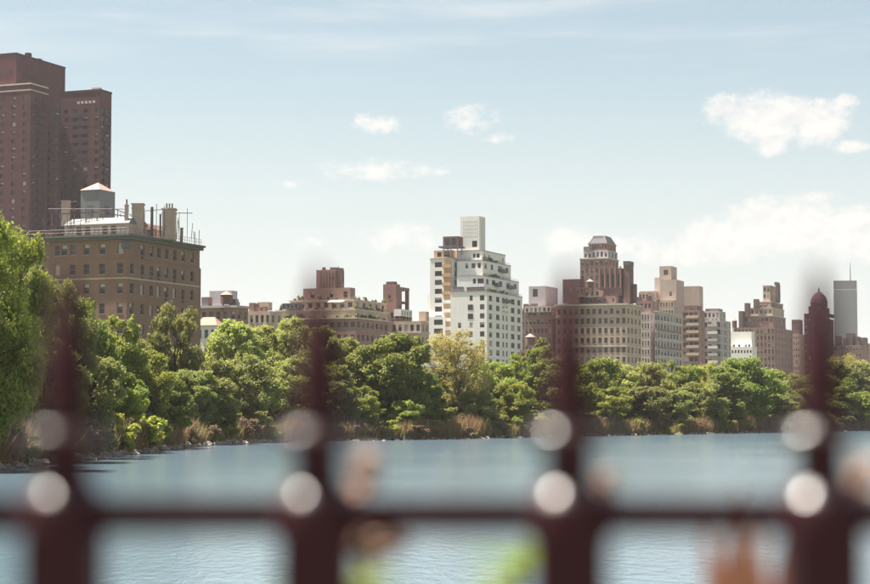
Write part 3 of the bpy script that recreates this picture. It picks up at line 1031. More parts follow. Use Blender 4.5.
b.slab(TA['C'], 2.0, TA['U'] * .6, 1.6, 3.2, TA['z1'] - .1, TA['z1'] + 1.7, MAT['glass'], 'terrace_glazing')
b.slab(TA['C'], TA['U'] * .72, TA['U'] - .4, 1.6, 3.2, TA['z1'] - .1, TA['z1'] + 1.9, MAT['glass_mid'], 'terrace_glazing')
for tt, f, w in ((TB, .72, 5.0), (TB, .35, 4.0), (TC, .66, 6.0), (TA, .5, 6.0)):
    for k in range(2):
        b.balcony(tt, 'R', f, w, tt['z1'] - 2.7 - k * 3.02, 1.0, MAT['slate'] if k == 0 else wb)
for tt in (TA, TB, TC, TD, TW):
    b.band(tt, tt['z1'] - .02, .25, .12, MAT['white_trim'], 'parapet')

# --- brick building right of the white one
D = 700
b = Building('apartment_building', 'brown brick block with round-cornered grey penthouse right of the white building', 552, D)
T = b.tier(521, 552, 563, 308, None, D, MAT['brown_brick'], lc=(8, 1.2), rc=(4, 1.2), fh=3.2, wh=1.7)
b.tier(525, 551, 560, 306, 312, D - .8, MAT['limestone'], 'attic', lc=(6, 1.2), fh=4, wh=1.3, top=.5)
b.tier(529, 546, 558, 286, 307, D + 6, MAT['grey_stone'], 'penthouse', lc=[(.62, 1.9)], fh=20, wh=2.8, top=1.0, style='dark')
roof_clutter(b, T, 12, MAT['dark_brown'], 1.8)
water_tank(530.5, 350, 333.5, 10, 610, 'dark water tank with pinkish cone roof right of the white building')
b = Building('row_house', 'low brick house carrying a water tank right of the white building', 541, 612)
b.tier(520, 541, 546, 349.6, None, 612, MAT['red_brick'], lc=(4, 1.1), fh=3.3)

# --- big prewar block
D = 690
b = Building('prewar_apartment_building', 'wide limestone and tan prewar block with gothic brown rooftop crown', 627, D)
T = b.tier(556, 627, 641.5, 303.5, None, D, MAT['tan_brick'], lc=(12, 1.2), rc=(4, 2.2), fh=3.45, wh=1.9, top=1.6, style='sash', mix=(.68, .12, .1, .05, .05))
b.band(T, T['z1'] - .5, .6, .55, MAT['limestone'], 'cornice')
b.band(T, T['z1'] - 4.6, .4, .25, MAT['limestone'])
b.band(T, T['z1'] - 15.2, .3, .15, MAT['limestone'])
T2 = b.tier(575, 616, 633, 296, 303.5, D + 6, MAT['brown_brick'], 'setback', lc=(9, 1.1), rc=(3, 1.1), fh=3.2, wh=1.4, top=.7)
b.tier(563, 580, 585, 279, 303, D + 8, MAT['dark_brown'], 'rooftop_block', lc=[(.5, .7)], fh=20, top=3)
T3 = b.tier(598, 622, 630, 268, 296, D + 9, MAT['dark_brown'], 'crown', lc=[(.12, .95), (.34, .95), (.56, .95), (.78, .95)], fh=30, wh=4.3, top=2.2, style='dark', mix=(1, 0, 0, 0, 0))
for i in range(5):
    b.slab(T3['C'], T3['U'] * (.005 + i * .22), T3['U'] * (.005 + i * .22) + .5, -.3, .1, T3['z0'] + 3, T3['z1'] + .7, MAT['brown_brick'], 'buttress')
b.tier(624, 630, 634, 262.5, 303, D + 8, MAT['dark_brown'], 'chimney_tower')
b.tier(623.7, 630.2, 634.3, 261, 265, D + 7.8, MAT['copper_green'], 'chimney_cap')
b.tier(633, 636, 637.5, 284, 303, D + 10, MAT['dark_brown'], 'stair_tower')
b.tier(585, 600, 604, 290, 297, D + 5, MAT['tan_brick'], 'rooftop_block', lc=(3, 1.2), fh=4, wh=1.4, top=.5)
b.tier(576, 584, 588, 287, 297, D + 5.5, MAT['brown_brick'], 'rooftop_block', lc=(2, 1.0), fh=4, wh=1.4, top=.5)
roof_clutter(b, T2, 8, MAT['dark_brown'], 2.0)
water_tank(590.5, 292, 279, 8.4, D + 6, 'dark rooftop water tank beside the gothic brown crown', roof='tank_roof')

# --- setback tower behind it
D = 900
b = Building('setback_tower', 'red brick setback tower with slate mansard roof behind the prewar block', 609, D, cat='tower')
T = b.tier(580.5, 609, 619, 258, None, D, MAT['red_brick'], lc=(6, 1.9), rc=(3, 1.8), fh=3.5, wh=2.2, top=1.0, style='pair', mix=(.25, .2, .2, .15, .2))
b.tier(584, 608.5, 618, 250, 258, D + 3, MAT['grey_stone'], 'setback', lc=(6, 2.6), rc=(3, 2.2), fh=3.6, wh=2.4, top=.7, style='dark', mix=(.1, .2, .2, .2, .3))
T2 = b.tier(589, 607.5, 616.5, 243.5, 250, D + 5, MAT['red_brick'], 'setback', lc=(7, 1.1), rc=(3, 1.1), fh=3.2, wh=1.9, top=.5, style='dark', mix=(.8, .1, .1, 0, 0))
b.tier(584, 591, 594, 246.5, 250.5, D + 3.5, MAT['zinc'], 'conservatory')
b.band(T, T['z1'] - .3, .5, .3, MAT['limestone'], 'cornice')
b.band(T2, T2['z1'] - .1, .4, .35, MAT['tank_roof'], 'cornice')
mm = MB(); C, U, V = T2['C'], T2['U'], T2['V']; zt, zq = T2['z1'] + .3, PZ(235, D + 5)
P = b.pt
mm.hexa([P(C, U, 0, zt), P(C, 0, 0, zt), P(C, 0, V, zt), P(C, U, V, zt)], [P(C, U - 2.4, 1.8, zq), P(C, 1.8, 1.8, zq), P(C, 1.8, V - 3, zq), P(C, U - 2.4, V - 3, zq)])
mm.build('mansard_roof', MAT['slate'], b.root)
for i in range(5):
    b.slab(C, 2.6 + i * 1.0, 3.1 + i * 1.0, 1.2, 2.2, zq - 1.0, zq - .2, MAT['white_trim'], 'dormer')
for (u, v, u2, v2) in ((U, 0, U - 2.4, 1.8), (0, 0, 1.8, 1.8), (0, V, 1.8, V - 3)):
    q = MB(); q.tube([P(C, u, v, zt), P(C, u2, v2, zq)], .16, 5); q.build('hip_ridge', MAT['tank_roof'], b.root)

# --- brick recess and banded block
D = 740
b = Building('apartment_building', 'narrow brick block squeezed between the prewar block and the banded one', 652, D)
T = b.tier(636, 652, 660, 301, None, D, MAT['brown_brick'], lc=(4, 1.2), rc=(2, 1.2), fh=3.3, wh=1.8)
b.tier(639, 649, 655, 292, 301, D + 5, MAT['tan_brick'], 'penthouse', lc=(3, 1.0), fh=4, wh=1.6, top=.8)
b.tier(641.5, 650, 657, 312, None, D - 5, MAT['limestone'], 'bay', lc=(3, 1.2), rc=(2, 1.2), fh=3.3, wh=1.8)
roof_clutter(b, T, 5, MAT['dark_brown'])
D = 730
b = Building('banded_apartment_building', 'grey block with horizontal bands of windows below the beige tower', 657.5, D)
T = b.tier(655, 657.5, 682, 311.5, None, D, MAT['grey_stone'], lc=[(.5, .6)], rc=(8, 2.6), wmax=.8, fh=3.3, wh=1.9, top=1.1, style='pair', mix=(.3, .2, .2, .1, .2))
for i in range(5):
    b.slab(T['C'], -.18, .3, .2, T['V'] - .2, T['z1'] - 3.85 - 3.3 * i, T['z1'] - 3.15 - 3.3 * i, MAT['brown_brick'] if i % 2 else MAT['limestone'], 'spandrel')
b.band(T, T['z1'] - .2, .45, .3, MAT['limestone'], 'cornice')

# --- beige tower
D = 830
b = Building('beige_tower', 'beige brick tower with stepped blocky top', 677, D, cat='tower')
T = b.tier(660.5, 677, 684.5, 279.5, None, D, MAT['beige'], lc=[(.35, 1.0)], rc=None, fh=4.6, wh=1.9, top=5.0, style='dark')
b.tier(660, 672, 677.5, 266, 279.5, D + 5, MAT['beige'], 'tower_top', lc=[(.45, 1.9)], fh=20, wh=2.2, top=1.6, style='dark')
b.tier(655, 661, 664, 277.5, 300, D + 7, MAT['limestone'], 'tower_shoulder')
b.tier(684, 700, 703.5, 286, None, D + 12, MAT['beige'], 'rear_block')
b.tier(640, 656, 661, 291, None, D + 4, MAT['tan_brick'], 'front_block', lc=(5, 1.3), rc=(2, 1.2), fh=3.4)
b.tier(660, 674, 684, 300, None, D - 4, MAT['tan_brick'], 'front_block', lc=(5, 1.2), fh=3.3)
roof_clutter(b, T, 3, MAT['tan_brick'], 1.0)

# --- balconied brown block and grey stepped block
D = 810
b = Building('balcony_apartment_building', 'brown block with long balconies between banded block and stepped grey block', 700, D)
T = b.tier(681, 700, 705, 310, None, D, MAT['brown_brick'], lc=[(.2, 1.6), (.45, 1.6), (.75, 2.2)], rc=[(.5, 1.4)], fh=3.1, wh=1.8, style='pair', mix=(.6, .1, .1, .1, .1))
for i in range(6):
    b.balcony(T, 'L', .35, 5.2, T['z1'] - 3.2 - 3.1 * i, 1.2, MAT['tan_brick'])
b.tier(684, 698, 702, 305.5, 310, D + 3, MAT['dark_brown'], 'penthouse', lc=(3, 1.1), fh=4, wh=1.2, top=.4)
roof_clutter(b, T, 4, MAT['dark_brown'], 1.2)
D = 825
b = Building('stepped_apartment_building', 'greyish stepped block with stacked white balconies beside the low white house', 721, D)
T = b.tier(703, 721, 731, 320, None, D, MAT['grey_stone'], lc=[(.12, 1.6), (.36, 2.0), (.62, 1.6), (.86, 1.6)], rc=(4, 1.5), fh=3.1, wh=1.9, style='pair', mix=(.4, .15, .15, .1, .2))
Tq = b.tier(704, 720, 726, 311, 320, D + 4, MAT['grey_stone'], 'setback', lc=(4, 1.6), rc=(2, 1.4), fh=3.1, wh=1.8, top=.7, style='pair')
for i in range(6):
    b.balcony(T, 'L', .42, 4.0, T['z1'] - 2.6 - 3.1 * i, 1.2, MAT['white_paint'] if i % 2 else MAT['limestone'])
    b.balcony(T, 'R', .5, 3.2, T['z1'] - 2.6 - 3.1 * i, 1.0, MAT['limestone'])
b.tier(706, 719, 723, 308.5, 311, D + 5, MAT['brown_brick'], 'penthouse')
roof_clutter(b, Tq, 5, MAT['dark_brown'], 1.2)
PLANTERS.append((b, T, 'L', .0, 1.0, 5))

D = 790
b = Building('white_house', 'low white painted house below the stepped brown pyramid block', 752, D)
T = b.tier(731, 752, 755, 331.5, None, D, MAT['white_paint'], lc=[(.12, .9), (.28, .9), (.6, 1.0), (.85, 1.0)], fh=6.0, wh=1.0, top=5.2, style='dark')
b.tier(731, 752.5, 757, 346.5, None, D - 4, MAT['white_paint'], 'lower_storey', lc=(7, .8), fh=3.3, wh=1.2, top=1.4, style='dark')

# --- stepped pyramid block
D = 940
b = Building('stepped_pyramid_building', 'brown stepped apartment block rising to a narrow twin-pointed top', 775, D)
T = b.tier(734, 775, 793, 327, None, D, MAT['brown_brick'], lc=(11, 1.3), rc=[(i / 6 + .08, 1.8) for i in range(6)], fh=3.3, wh=1.9, style='sash', mix=(.5, .2, .1, .1, .1))
for (xl, xc, xr, yt, yb, o, mt) in ((739, 774, 786, 316, 327, 4, 'brown_brick'), (746, 773, 784.5, 308, 316, 7, 'tan_brick'), (755, 772, 783.5, 302, 308, 10, 'brown_brick'), (763.5, 771, 780, 286, 302, 13, 'tan_brick')):
    q = b.tier(xl, xc, xr, yt, yb, D + o, MAT[mt], 'setback', lc=(max(2, int((xc - xl) / 4)), 1.3), rc=(3, 1.2), fh=3.3, wh=1.7, top=.8, mix=(.6, .15, .1, .1, .05))
    b.band(q, q['z1'] - .05, .4, .2, MAT['limestone'], 'parapet')
b.tier(776, 779, 781, 284, 302, D + 12, MAT['dark_brown'], 'chimney_tower')
b.tier(775, 778, 780.5, 282, 285, D + 12.5, MAT['copper_green'], 'chimney_cap')
for (x, yt, yb) in ((742, 311, 327), (748, 303, 316), (757, 299, 308)):
    b.tier(x - 3, x + 1.5, x + 3, yt, yb, D + 6, MAT['dark_brown'], 'stair_tower')
roof_clutter(b, T, 8, MAT['dark_brown'], 3.0)
water_tank(735, 331, 318, 5.0, 938, 'small dark water tank at the edge of the stepped pyramid block')

D = 1080
b = Building('apartment_building', 'plain brown slab standing beside the domed dark tower', 800, D)
T = b.tier(791, 800, 806, 334, None, D, MAT['tan_brick'], lc=(4, 1.3), rc=(3, 1.3), fh=3.4)
b.tier(792, 800, 803, 319.5, 334, D + 4, MAT['dark_brown'], 'tower', lc=(3, 1.1), fh=3.4)

# --- domed dark tower
D = 1090
b = Building('domed_tower', 'dark reddish brown tower with octagonal dome', 822, D, cat='tower')
T = b.tier(804.5, 822, 834, 317, None, D, MAT['maroon_brick'], lc=(5, 1.3), rc=(4, 1.3), fh=3.5, wh=1.9, style='dark', mix=mixd)
T2 = b.tier(809, 821.5, 830, 306, 317, D + 4, MAT['maroon_brick'], 'setback', lc=(4, 1.3), rc=(3, 1.3), fh=3.5, wh=2.0, style='dark', mix=mixd)
C = T2['C']
cx = b.pt(C, T2['U'] / 2, T2['V'] / 2, T2['z1'])
r = 9.0 / F * D
m = MB()
m.lathe([(r * .95, -.1), (r * .95, 2.4), (r * 1.02, 2.5), (r * .98, 3.0), (r * .88, 4.8), (r * .68, 6.6), (r * .4, 8.0), (r * .15, 8.8), (.5, 9.2), (.4, 10.6), (.05, 11.4)], 8)
m.build('dome', MAT['maroon_dark'], b.root, loc=cx)
for (xl, xc, xr, yt) in ((804.5, 808, 811, 313.5), (829, 831.5, 834.5, 314)):
    b.tier(xl, xc, xr, yt, 317.2, D + 2, MAT['maroon_brick'], 'corner_turret')

# --- glass tower far behind
D = 2500
b = Building('glass_tower', 'pale blue grey glass office tower with roof mast', 858, D, ang=R(6), cat='tower')
m = MB()
T = b.tier(834.5, 858, 860, 289.5, None, D, MAT['glass_blue'], 'shaft')
b.tier(834.3, 858.1, 860.1, 280.5, 289.3, D - .4, MAT['slate'], 'crown')
for i in range(38):
    z = T['z1'] - 4 * (i + 1)
    if z < 8: break
    b.slab(T['C'], -.25, T['U'] + .25, -.25, T['V'] + .25, z, z + 1.3, MAT['zinc'], 'spandrel_band')
for i in range(13):
    u = T['U'] * i / 12
    b.slab(T['C'], u - .25, u + .25, -.5, .1, 6, T['z1'], MAT['zinc'], 'mullion')
m.tube([(PX(853, D) - b.X, 8, PZ(281, D) - b.z0), (PX(853, D) - b.X, 8, PZ(272, D) - b.z0), (PX(853, D) - b.X, 8, PZ(262.5, D) - b.z0)], [.9, .7, .3], 6)
m.build('mast', MAT['zinc'], b.root)

D = 1000
b = Building('apartment_building', 'low dark brown block with jagged roofline right of the domed tower', 862, D)
T = b.tier(834, 862, 869, 345, None, D, MAT['brown_brick'], lc=(9, 1.3), fh=3.4)
for (xl, xc, xr, yt) in ((843, 847, 849, 338), (846, 853, 856, 333), (856, 859, 861, 336.5), (860, 866, 868, 337.5), (835, 840, 842, 336)):
    b.tier(xl, xc, xr, yt, 345, D + 3, MAT['dark_brown'], 'rooftop_block')
roof_clutter(b, T, 8, MAT['dark_brown'], 2.5)
D = 1250
b = Building('apartment_building', 'distant brown slab at the edge beyond the jagged-roofed block', 900, D)
b.tier(866, 900, 915, 343, None, D, MAT['brown_brick'], lc=(9, 1.4), rc=(4, 1.4), fh=3.4)

# ------------------------------------------------------------------ vegetation
LEAF = {
    'maple': leaf_mat('leaf_maple', (0.105, 0.125, 0.032), (0.230, 0.265, 0.065), .52),
    'linden': leaf_mat('leaf_linden', (0.200, 0.205, 0.070), (0.380, 0.380, 0.140), .52),
    'oak': leaf_mat('leaf_oak', (0.150, 0.152, 0.055), (0.280, 0.280, 0.110), .52),
    'elm': leaf_mat('leaf_elm', (0.150, 0.170, 0.040), (0.310, 0.335, 0.080), .52),
    'bronze': leaf_mat('leaf_bronze', (0.260, 0.215, 0.085), (0.440, 0.370, 0.150), .52),
    'shrub': leaf_mat('leaf_shrub', (0.240, 0.240, 0.050), (0.420, 0.420, 0.100), .52),
    'brush': leaf_mat('leaf_brush', (0.130, 0.125, 0.050), (0.240, 0.230, 0.090), .52),
    'weed': leaf_mat('leaf_weed', (.12, .17, .03), (.24, .28, .05), .45),
    'russet': leaf_mat('leaf_russet', (0.150, 0.100, 0.065), (0.260, 0.175, 0.115), .3),
}
RED_MAT = leaf_mat('reed_blades', (.30, .19, .125), (.24, .235, .085), .4)


def leaves(rs, centres, radii, n, size, droop=0.0, shell=.55, flat=1.0):
    """leaf quads spread through ellipsoid clumps; tint follows the clump"""
    k = len(centres)
    vol = radii[:, 0] * radii[:, 1] * radii[:, 2]
    w = vol ** .75
    idx = rs.choice(k, n, p=w / w.sum())
    d = rs.normal(size=(n, 3))
    d /= np.linalg.norm(d, axis=1)[:, None]
    r = (shell + (1 - shell) * rs.rand(n)) ** .8
    r *= 1 + .22 * rs.normal(size=n) * (rs.rand(n) > .55)
    p = centres[idx] + d * radii[idx] * r[:, None]
    p[:, 2] -= droop * rs.rand(n) ** 2 * 2.0
    nrm = d * .55 + rs.normal(size=(n, 3)) * .55 + np.array([0, 0, .45]) * flat
    nrm /= np.linalg.norm(nrm, axis=1)[:, None]
    a = np.cross(nrm, rs.normal(size=(n, 3)))
    a /= np.linalg.norm(a, axis=1)[:, None]
    if droop:
        a = a * .5 + np.array([0, 0, -.7]) * droop
        a /= np.linalg.norm(a, axis=1)[:, None]
    bb = np.cross(nrm, a)
    s = size * (.55 + .9 * rs.rand(n))[:, None]
    l, wd = s * .72, s * .40
    v = np.stack([p - a * l, p + bb * wd - a * l * .1, p + a * l, p - bb * wd - a * l * .1 + nrm * s * .12], 1).reshape(-1, 3)
    f = np.arange(4 * n).reshape(-1, 4)
    ct = rs.rand(k)
    tint = np.clip(ct[idx] * .55 + rs.rand(n) * .45, 0, 1)
    return v, f, tint


def limb(m, rs, a, b, r0, r1, bend=.12, seg=4, n=6):
    a, b = np.array(a, float), np.array(b, float)
    L_ = np.linalg.norm(b - a)
    pts = []
    off = rs.normal(size=3) * bend * L_
    for i in range(seg + 1):
        t = i / seg
        p = a + (b - a) * t + off * math.sin(math.pi * t) + rs.normal(size=3) * .015 * L_ * (0 < i < seg)
        pts.append(tuple(p))
    m.tube(pts, [r0 + (r1 - r0) * i / seg for i in range(seg + 1)], n)
    return pts


def make_tree(kind, seed, H=16.0, W=13.0, nclump=30, nleaf=9000, size=.42, clear=.16, droop=0.0, shape='round', shell=.5, mat=None, bark='bark', twigs=40):
    """prototype data: crown mesh and trunk mesh, foot at the origin"""
    rs = np.random.RandomState(seed)
    cs, rr = [], []
    zc, zh = H * (clear + (1 - clear) * .5), H * (1 - clear) * .5
    tries = 0
    while len(cs) < nclump and tries < 4000:
        tries += 1
        t = rs.uniform(-.95, .92)
        if shape == 'round':
            rmax = math.sqrt(max(0, 1 - abs(t) ** 2.4))
        elif shape == 'vase':
            rmax = (.55 + .45 * min(1, (t + 1) * .9)) * math.sqrt(max(0, 1 - max(t, 0) ** 3))
        elif shape == 'cone':
            rmax = (1 - t) * .5 + .12
        else:
            rmax = math.sqrt(max(0, 1 - abs(t) ** 4))
        ang = rs.uniform(0, 2 * math.pi)
        q = rmax * (rs.rand() ** .45) * .86
        lr = rs.uniform(.13, .25) * W * .55 * (1.1 - .3 * abs(t))
        c = np.array([q * math.cos(ang) * W / 2, q * math.sin(ang) * W / 2, zc + t * zh * .92])
        if any(np.linalg.norm(c - o) < .55 * lr for o in cs):
            continue
        cs.append(c)
        rr.append([lr * rs.uniform(.85, 1.25), lr * rs.uniform(.85, 1.25), lr * rs.uniform(.6, .9)])
    cs, rr = np.array(cs), np.array(rr)
    v, f, tint = leaves(rs, cs, rr, nleaf, size, droop, shell)
    # loose sprays that break the outline
    ns = nclump * 2
    e = rs.normal(size=(ns, 3)); e /= np.linalg.norm(e, axis=1)[:, None]
    ii = rs.choice(len(cs), ns)
    sc_ = cs[ii] + e * rr[ii] * 1.15
    sr_ = np.repeat((rs.uniform(.25, .7, ns) * W / 13)[:, None], 3, 1)
    v2, f2, t2 = leaves(rs, sc_, sr_, int(nleaf * .2), size * .9, droop, .2)
    f2 = f2 + len(v)
    v = np.concatenate([v, v2]); f = np.concatenate([f, f2]); tint = np.concatenate([tint, t2])
    tint = np.clip(tint * .8 + .25 * (v[::4, 2] / H) * rs.rand(len(tint)), 0, 1)
    crown = np_mesh('crown', v, f, LEAF[mat or kind], tint)
    m = MB()
    r0 = H * .017 + .05
    top = (rs.normal() * .3, rs.normal() * .3, H * .78)
    spine = limb(m, rs, (0, 0, -.6), top, r0, r0 * .25, .03, 6, 8)
    order = np.argsort(cs[:, 2])
    for j in order:
        c = cs[j]
        h = min(H * .72, max(H * clear * .8, c[2] * .62))
        t = min(.98, h / (H * .78))
        k = t * 6
        i0 = min(5, int(k))
        base = np.array(spine[i0]) * (1 - (k - i0)) + np.array(spine[i0 + 1]) * (k - i0)
        lm = limb(m, rs, base, c, r0 * .42 * (1 - t * .6), .035, .10, 4, 5)
        for q in range(max(1, twigs // len(cs))):
            e = c + rs.normal(size=3) * rr[j] * .75
            limb(m, rs, lm[3], e, .04, .012, .1, 2, 3)
    trunk = m.mesh('trunk', MAT[bark], True)
    return dict(crown=crown, trunk=trunk, H=H, W=W)


PROTO = {
    'willow': [make_tree('elm', 11, 17, 15, 60, 60000, .22, .03, .5, 'round', .3, 'elm'), make_tree('oak', 12, 17, 14, 54, 56000, .22, .04, .3, 'vase', .3, 'oak')],
    'maple': [make_tree('maple', 21, 15, 14, 60, 24000, .36, .04, 0, 'round', .5), make_tree('maple', 22, 15, 13, 56, 24000, .36, .04, 0, 'round', .5)],
    'linden': [make_tree('linden', 31, 16, 11, 54, 24000, .28, .04, .1, 'vase', .2), make_tree('linden', 32, 16, 12, 56, 24000, .28, .04, .1, 'round', .2)],
    'oak': [make_tree('oak', 41, 15, 13, 56, 24000, .30, .04, 0, 'round', .3), make_tree('oak', 42, 15, 12, 54, 24000, .30, .04, .1, 'vase', .3)],
    'elm': [make_tree('elm', 51, 15, 12, 54, 24000, .30, .04, 0, 'vase', .3), make_tree('elm', 52, 15, 13, 56, 24000, .30, .04, 0, 'round', .35)],
    'bronze': [make_tree('bronze', 61, 16, 13, 80, 17000, .20, .16, 0, 'round', .15, None, 'bark_pale', 260)],
    'cone': [make_tree('maple', 71, 15, 10, 50, 20000, .34, .04, 0, 'cone', .45, 'maple')],
    'shrub': [make_tree('shrub', 81, 4, 5, 16, 4600, .22, .0, .1, 'box', .3, 'shrub', 'bark', 12), make_tree('shrub', 82, 4, 5, 16, 4600, .22, .0, .1, 'box', .3, 'elm', 'bark', 12)],
    'brush': [make_tree('brush', 83, 4, 5, 16, 4600, .24, .0, .1, 'box', .3, 'brush', 'bark', 12)],
    'russet': [make_tree('russet', q, 4, 5, 18, 3600, .20, .0, .4, sh, .2, 'russet', 'bark_pale', 60) for q, sh in ((91, 'box'), (92, 'vase'), (93, 'cone'))],
}
DESC = {'willow': ('tree', 'big feathery yellow-green tree'), 'maple': ('tree', 'dense dark green round tree'), 'linden': ('tree', 'airy light olive-green tree'),
        'oak': ('tree', 'grey-green broad tree'), 'elm': ('tree', 'fresh mid-green tree'), 'bronze': ('tree', 'thin bronze spring tree'),
        'cone': ('tree', 'dark pointed leafy tree'), 'shrub': ('shrub', 'yellow-green shrub'), 'brush': ('shrub', 'dark olive underbrush'), 'russet': ('shrub', 'dry russet brown bush')}
PLACES = [(-70, 'beside the big feathery trees'), (35, 'at the near left bank'), (118, 'below the maroon tower'), (206, 'below the brown brick block'), (275, 'below the low houses'), (370, 'below the terraced brown building'),
          (424, 'below the open roof frame'), (525, 'below the white building'), (645, 'below the prewar block'), (690, 'below the beige tower'), (735, 'below the stepped grey block'),
          (798, 'below the stepped pyramid block'), (836, 'below the domed tower'), (9999, 'below the glass tower')]


def ground_z(t):
    return float(np.interp(t, offs, zfar))


PLANTED = []


def plant(kind, x, yt, wpx, t, row='in the front row', idx=None, name=None):
    d = shore_d(x) + t
    p = PROTO[kind]
    pr = p[(idx if idx is not None else rnd.randrange(9)) % len(p)]
    z = ground_z(t) - .15
    H = PZ(yt, d) - z
    W = wpx / F * d
    cat, desc = DESC[kind]
    place = next(s_ for lim, s_ in PLACES if x < lim)
    o = tag(empty(name or {'tree': 'broadleaf_tree', 'shrub': 'shrub'}[cat], (PX(x, d), d, z), rnd.uniform(0, 6.28)),
            f'{desc} {row} {place}', cat, f'{desc}s {row} {place}')
    o.scale = (W / pr['W'], W / pr['W'], H / pr['H'])
    PLANTED.append((o, H))
    link('trunk', pr['trunk'], o)
    link('crown', pr['crown'], o)
    return o


FR, MR, BR = 'at the water edge', 'in the front row', 'rising behind the front row'
TREES = [
    ('willow', -38, 205, 170, 13, MR, 0), ('willow', 8, 224, 120, 16, MR, 0), ('willow', 52, 262, 90, 17, MR, 1), ('willow', -8, 318, 110, 8, FR, 1),
    ('oak', 42, 335, 92, 9, FR, 0), ('maple', 84, 296, 66, 27, MR, 0), ('elm', 118, 313, 64, 26, MR, 0), ('oak', 176, 298, 60, 34, MR, 0),
    ('elm', 146, 345, 62, 17, MR, 1), ('oak', 92, 352, 70, 9, FR, 1), ('elm', 124, 372, 56, 8, FR, 0), ('oak', 196, 366, 62, 12, MR, 1), ('maple', 168, 378, 60, 8, FR, 1),
    ('linden', 232, 315, 66, 26, MR, 0), ('linden', 262, 322, 60, 30, MR, 1), ('linden', 291, 314, 66, 24, MR, 1), ('linden', 322, 322, 62, 24, MR, 0),
    ('oak', 245, 352, 74, 9, FR, 0), ('oak', 215, 374, 60, 6, FR, 1), ('linden', 292, 356, 70, 9, FR, 1), ('oak', 330, 360, 66, 8, FR, 1), ('linden', 346, 334, 62, 26, MR, 0),
    ('maple', 391, 330, 96, 14, MR, 0), ('elm', 362, 385, 50, 6, FR, 0), ('maple', 424, 372, 44, 12, MR, 1), ('elm', 408, 398, 40, 5, FR, 1),
    ('bronze', 456, 326, 74, 14, MR, 0), ('elm', 436, 378, 44, 18, MR, 0), ('elm', 494, 358, 54, 22, MR, 1), ('oak', 478, 388, 50, 7, FR, 0), ('elm', 512, 380, 50, 8, FR, 1),
    ('elm', 516, 352, 44, 30, BR, 0),
    ('cone', 541, 334, 60, 18, MR, 0), ('maple', 560, 356, 78, 10, FR, 1), ('elm', 597, 354, 62, 18, MR, 1), ('linden', 622, 362, 52, 18, MR, 0), ('elm', 608, 386, 56, 6, FR, 0),
    ('linden', 650, 360, 48, 26, MR, 1), ('oak', 640, 384, 64, 8, FR, 1), ('elm', 668, 359, 40, 30, MR, 0), ('elm', 690, 362, 40, 24, MR, 1), ('oak', 700, 380, 60, 8, FR, 0), ('oak', 672, 388, 50, 7, FR, 1),
    ('bronze', 716, 358, 44, 26, MR, 0), ('maple', 745, 355, 76, 12, MR, 0), ('maple', 722, 372, 60, 8, FR, 1), ('elm', 768, 366, 48, 24, MR, 1), ('oak', 792, 372, 56, 14, MR, 0), ('oak', 782, 390, 50, 6, FR, 1), ('elm', 806, 384, 50, 7, FR, 0),
    ('maple', 828, 360, 62, 18, MR, 1), ('oak', 858, 358, 60, 16, MR, 1), ('maple', 846, 384, 60, 6, FR, 0), ('oak', 886, 362, 70, 12, MR, 0), ('maple', 880, 388, 60, 6, FR, 1), ('bronze', 845, 352, 60, 40, BR, 0),
]
TREES += [('oak', -85, 250, 120, 20, 'past the near left bank', 0), ('elm', -130, 240, 130, 24, 'past the near left bank', 1), ('maple', -180, 260, 130, 26, 'past the near left bank', 0)]
for (k_, x_, y_, w_, t_, r_, i_) in TREES:
    plant(k_, x_, y_, w_, t_, r_, i_)
OUT = [(-60, 215), (0, 235), (30, 250), (60, 275), (85, 300), (110, 322), (150, 332), (175, 312), (205, 350), (240, 325), (290, 325), (345, 350), (390, 345), (425, 362), (455, 352), (490, 362),
       (520, 356), (560, 352), (600, 362), (650, 364), (690, 366), (720, 364), (745, 364), (775, 371), (800, 372), (830, 366), (900, 362)]
x_ = -40
while x_ < 905:
    yo = float(np.interp(x_, [p[0] for p in OUT], [p[1] for p in OUT]))
    k_ = rnd.choice(['oak', 'elm', 'linden', 'maple', 'elm', 'linden'])
    plant(k_, x_, yo + rnd.uniform(2, 14), rnd.uniform(44, 60), rnd.uniform(45, 80), BR)
    plant(rnd.choice(['oak', 'maple', 'elm']), x_ + 15, yo + rnd.uniform(22, 34), rnd.uniform(44, 60), rnd.uniform(24, 40), 'in the middle of the belt')
    x_ += rnd.uniform(24, 32)
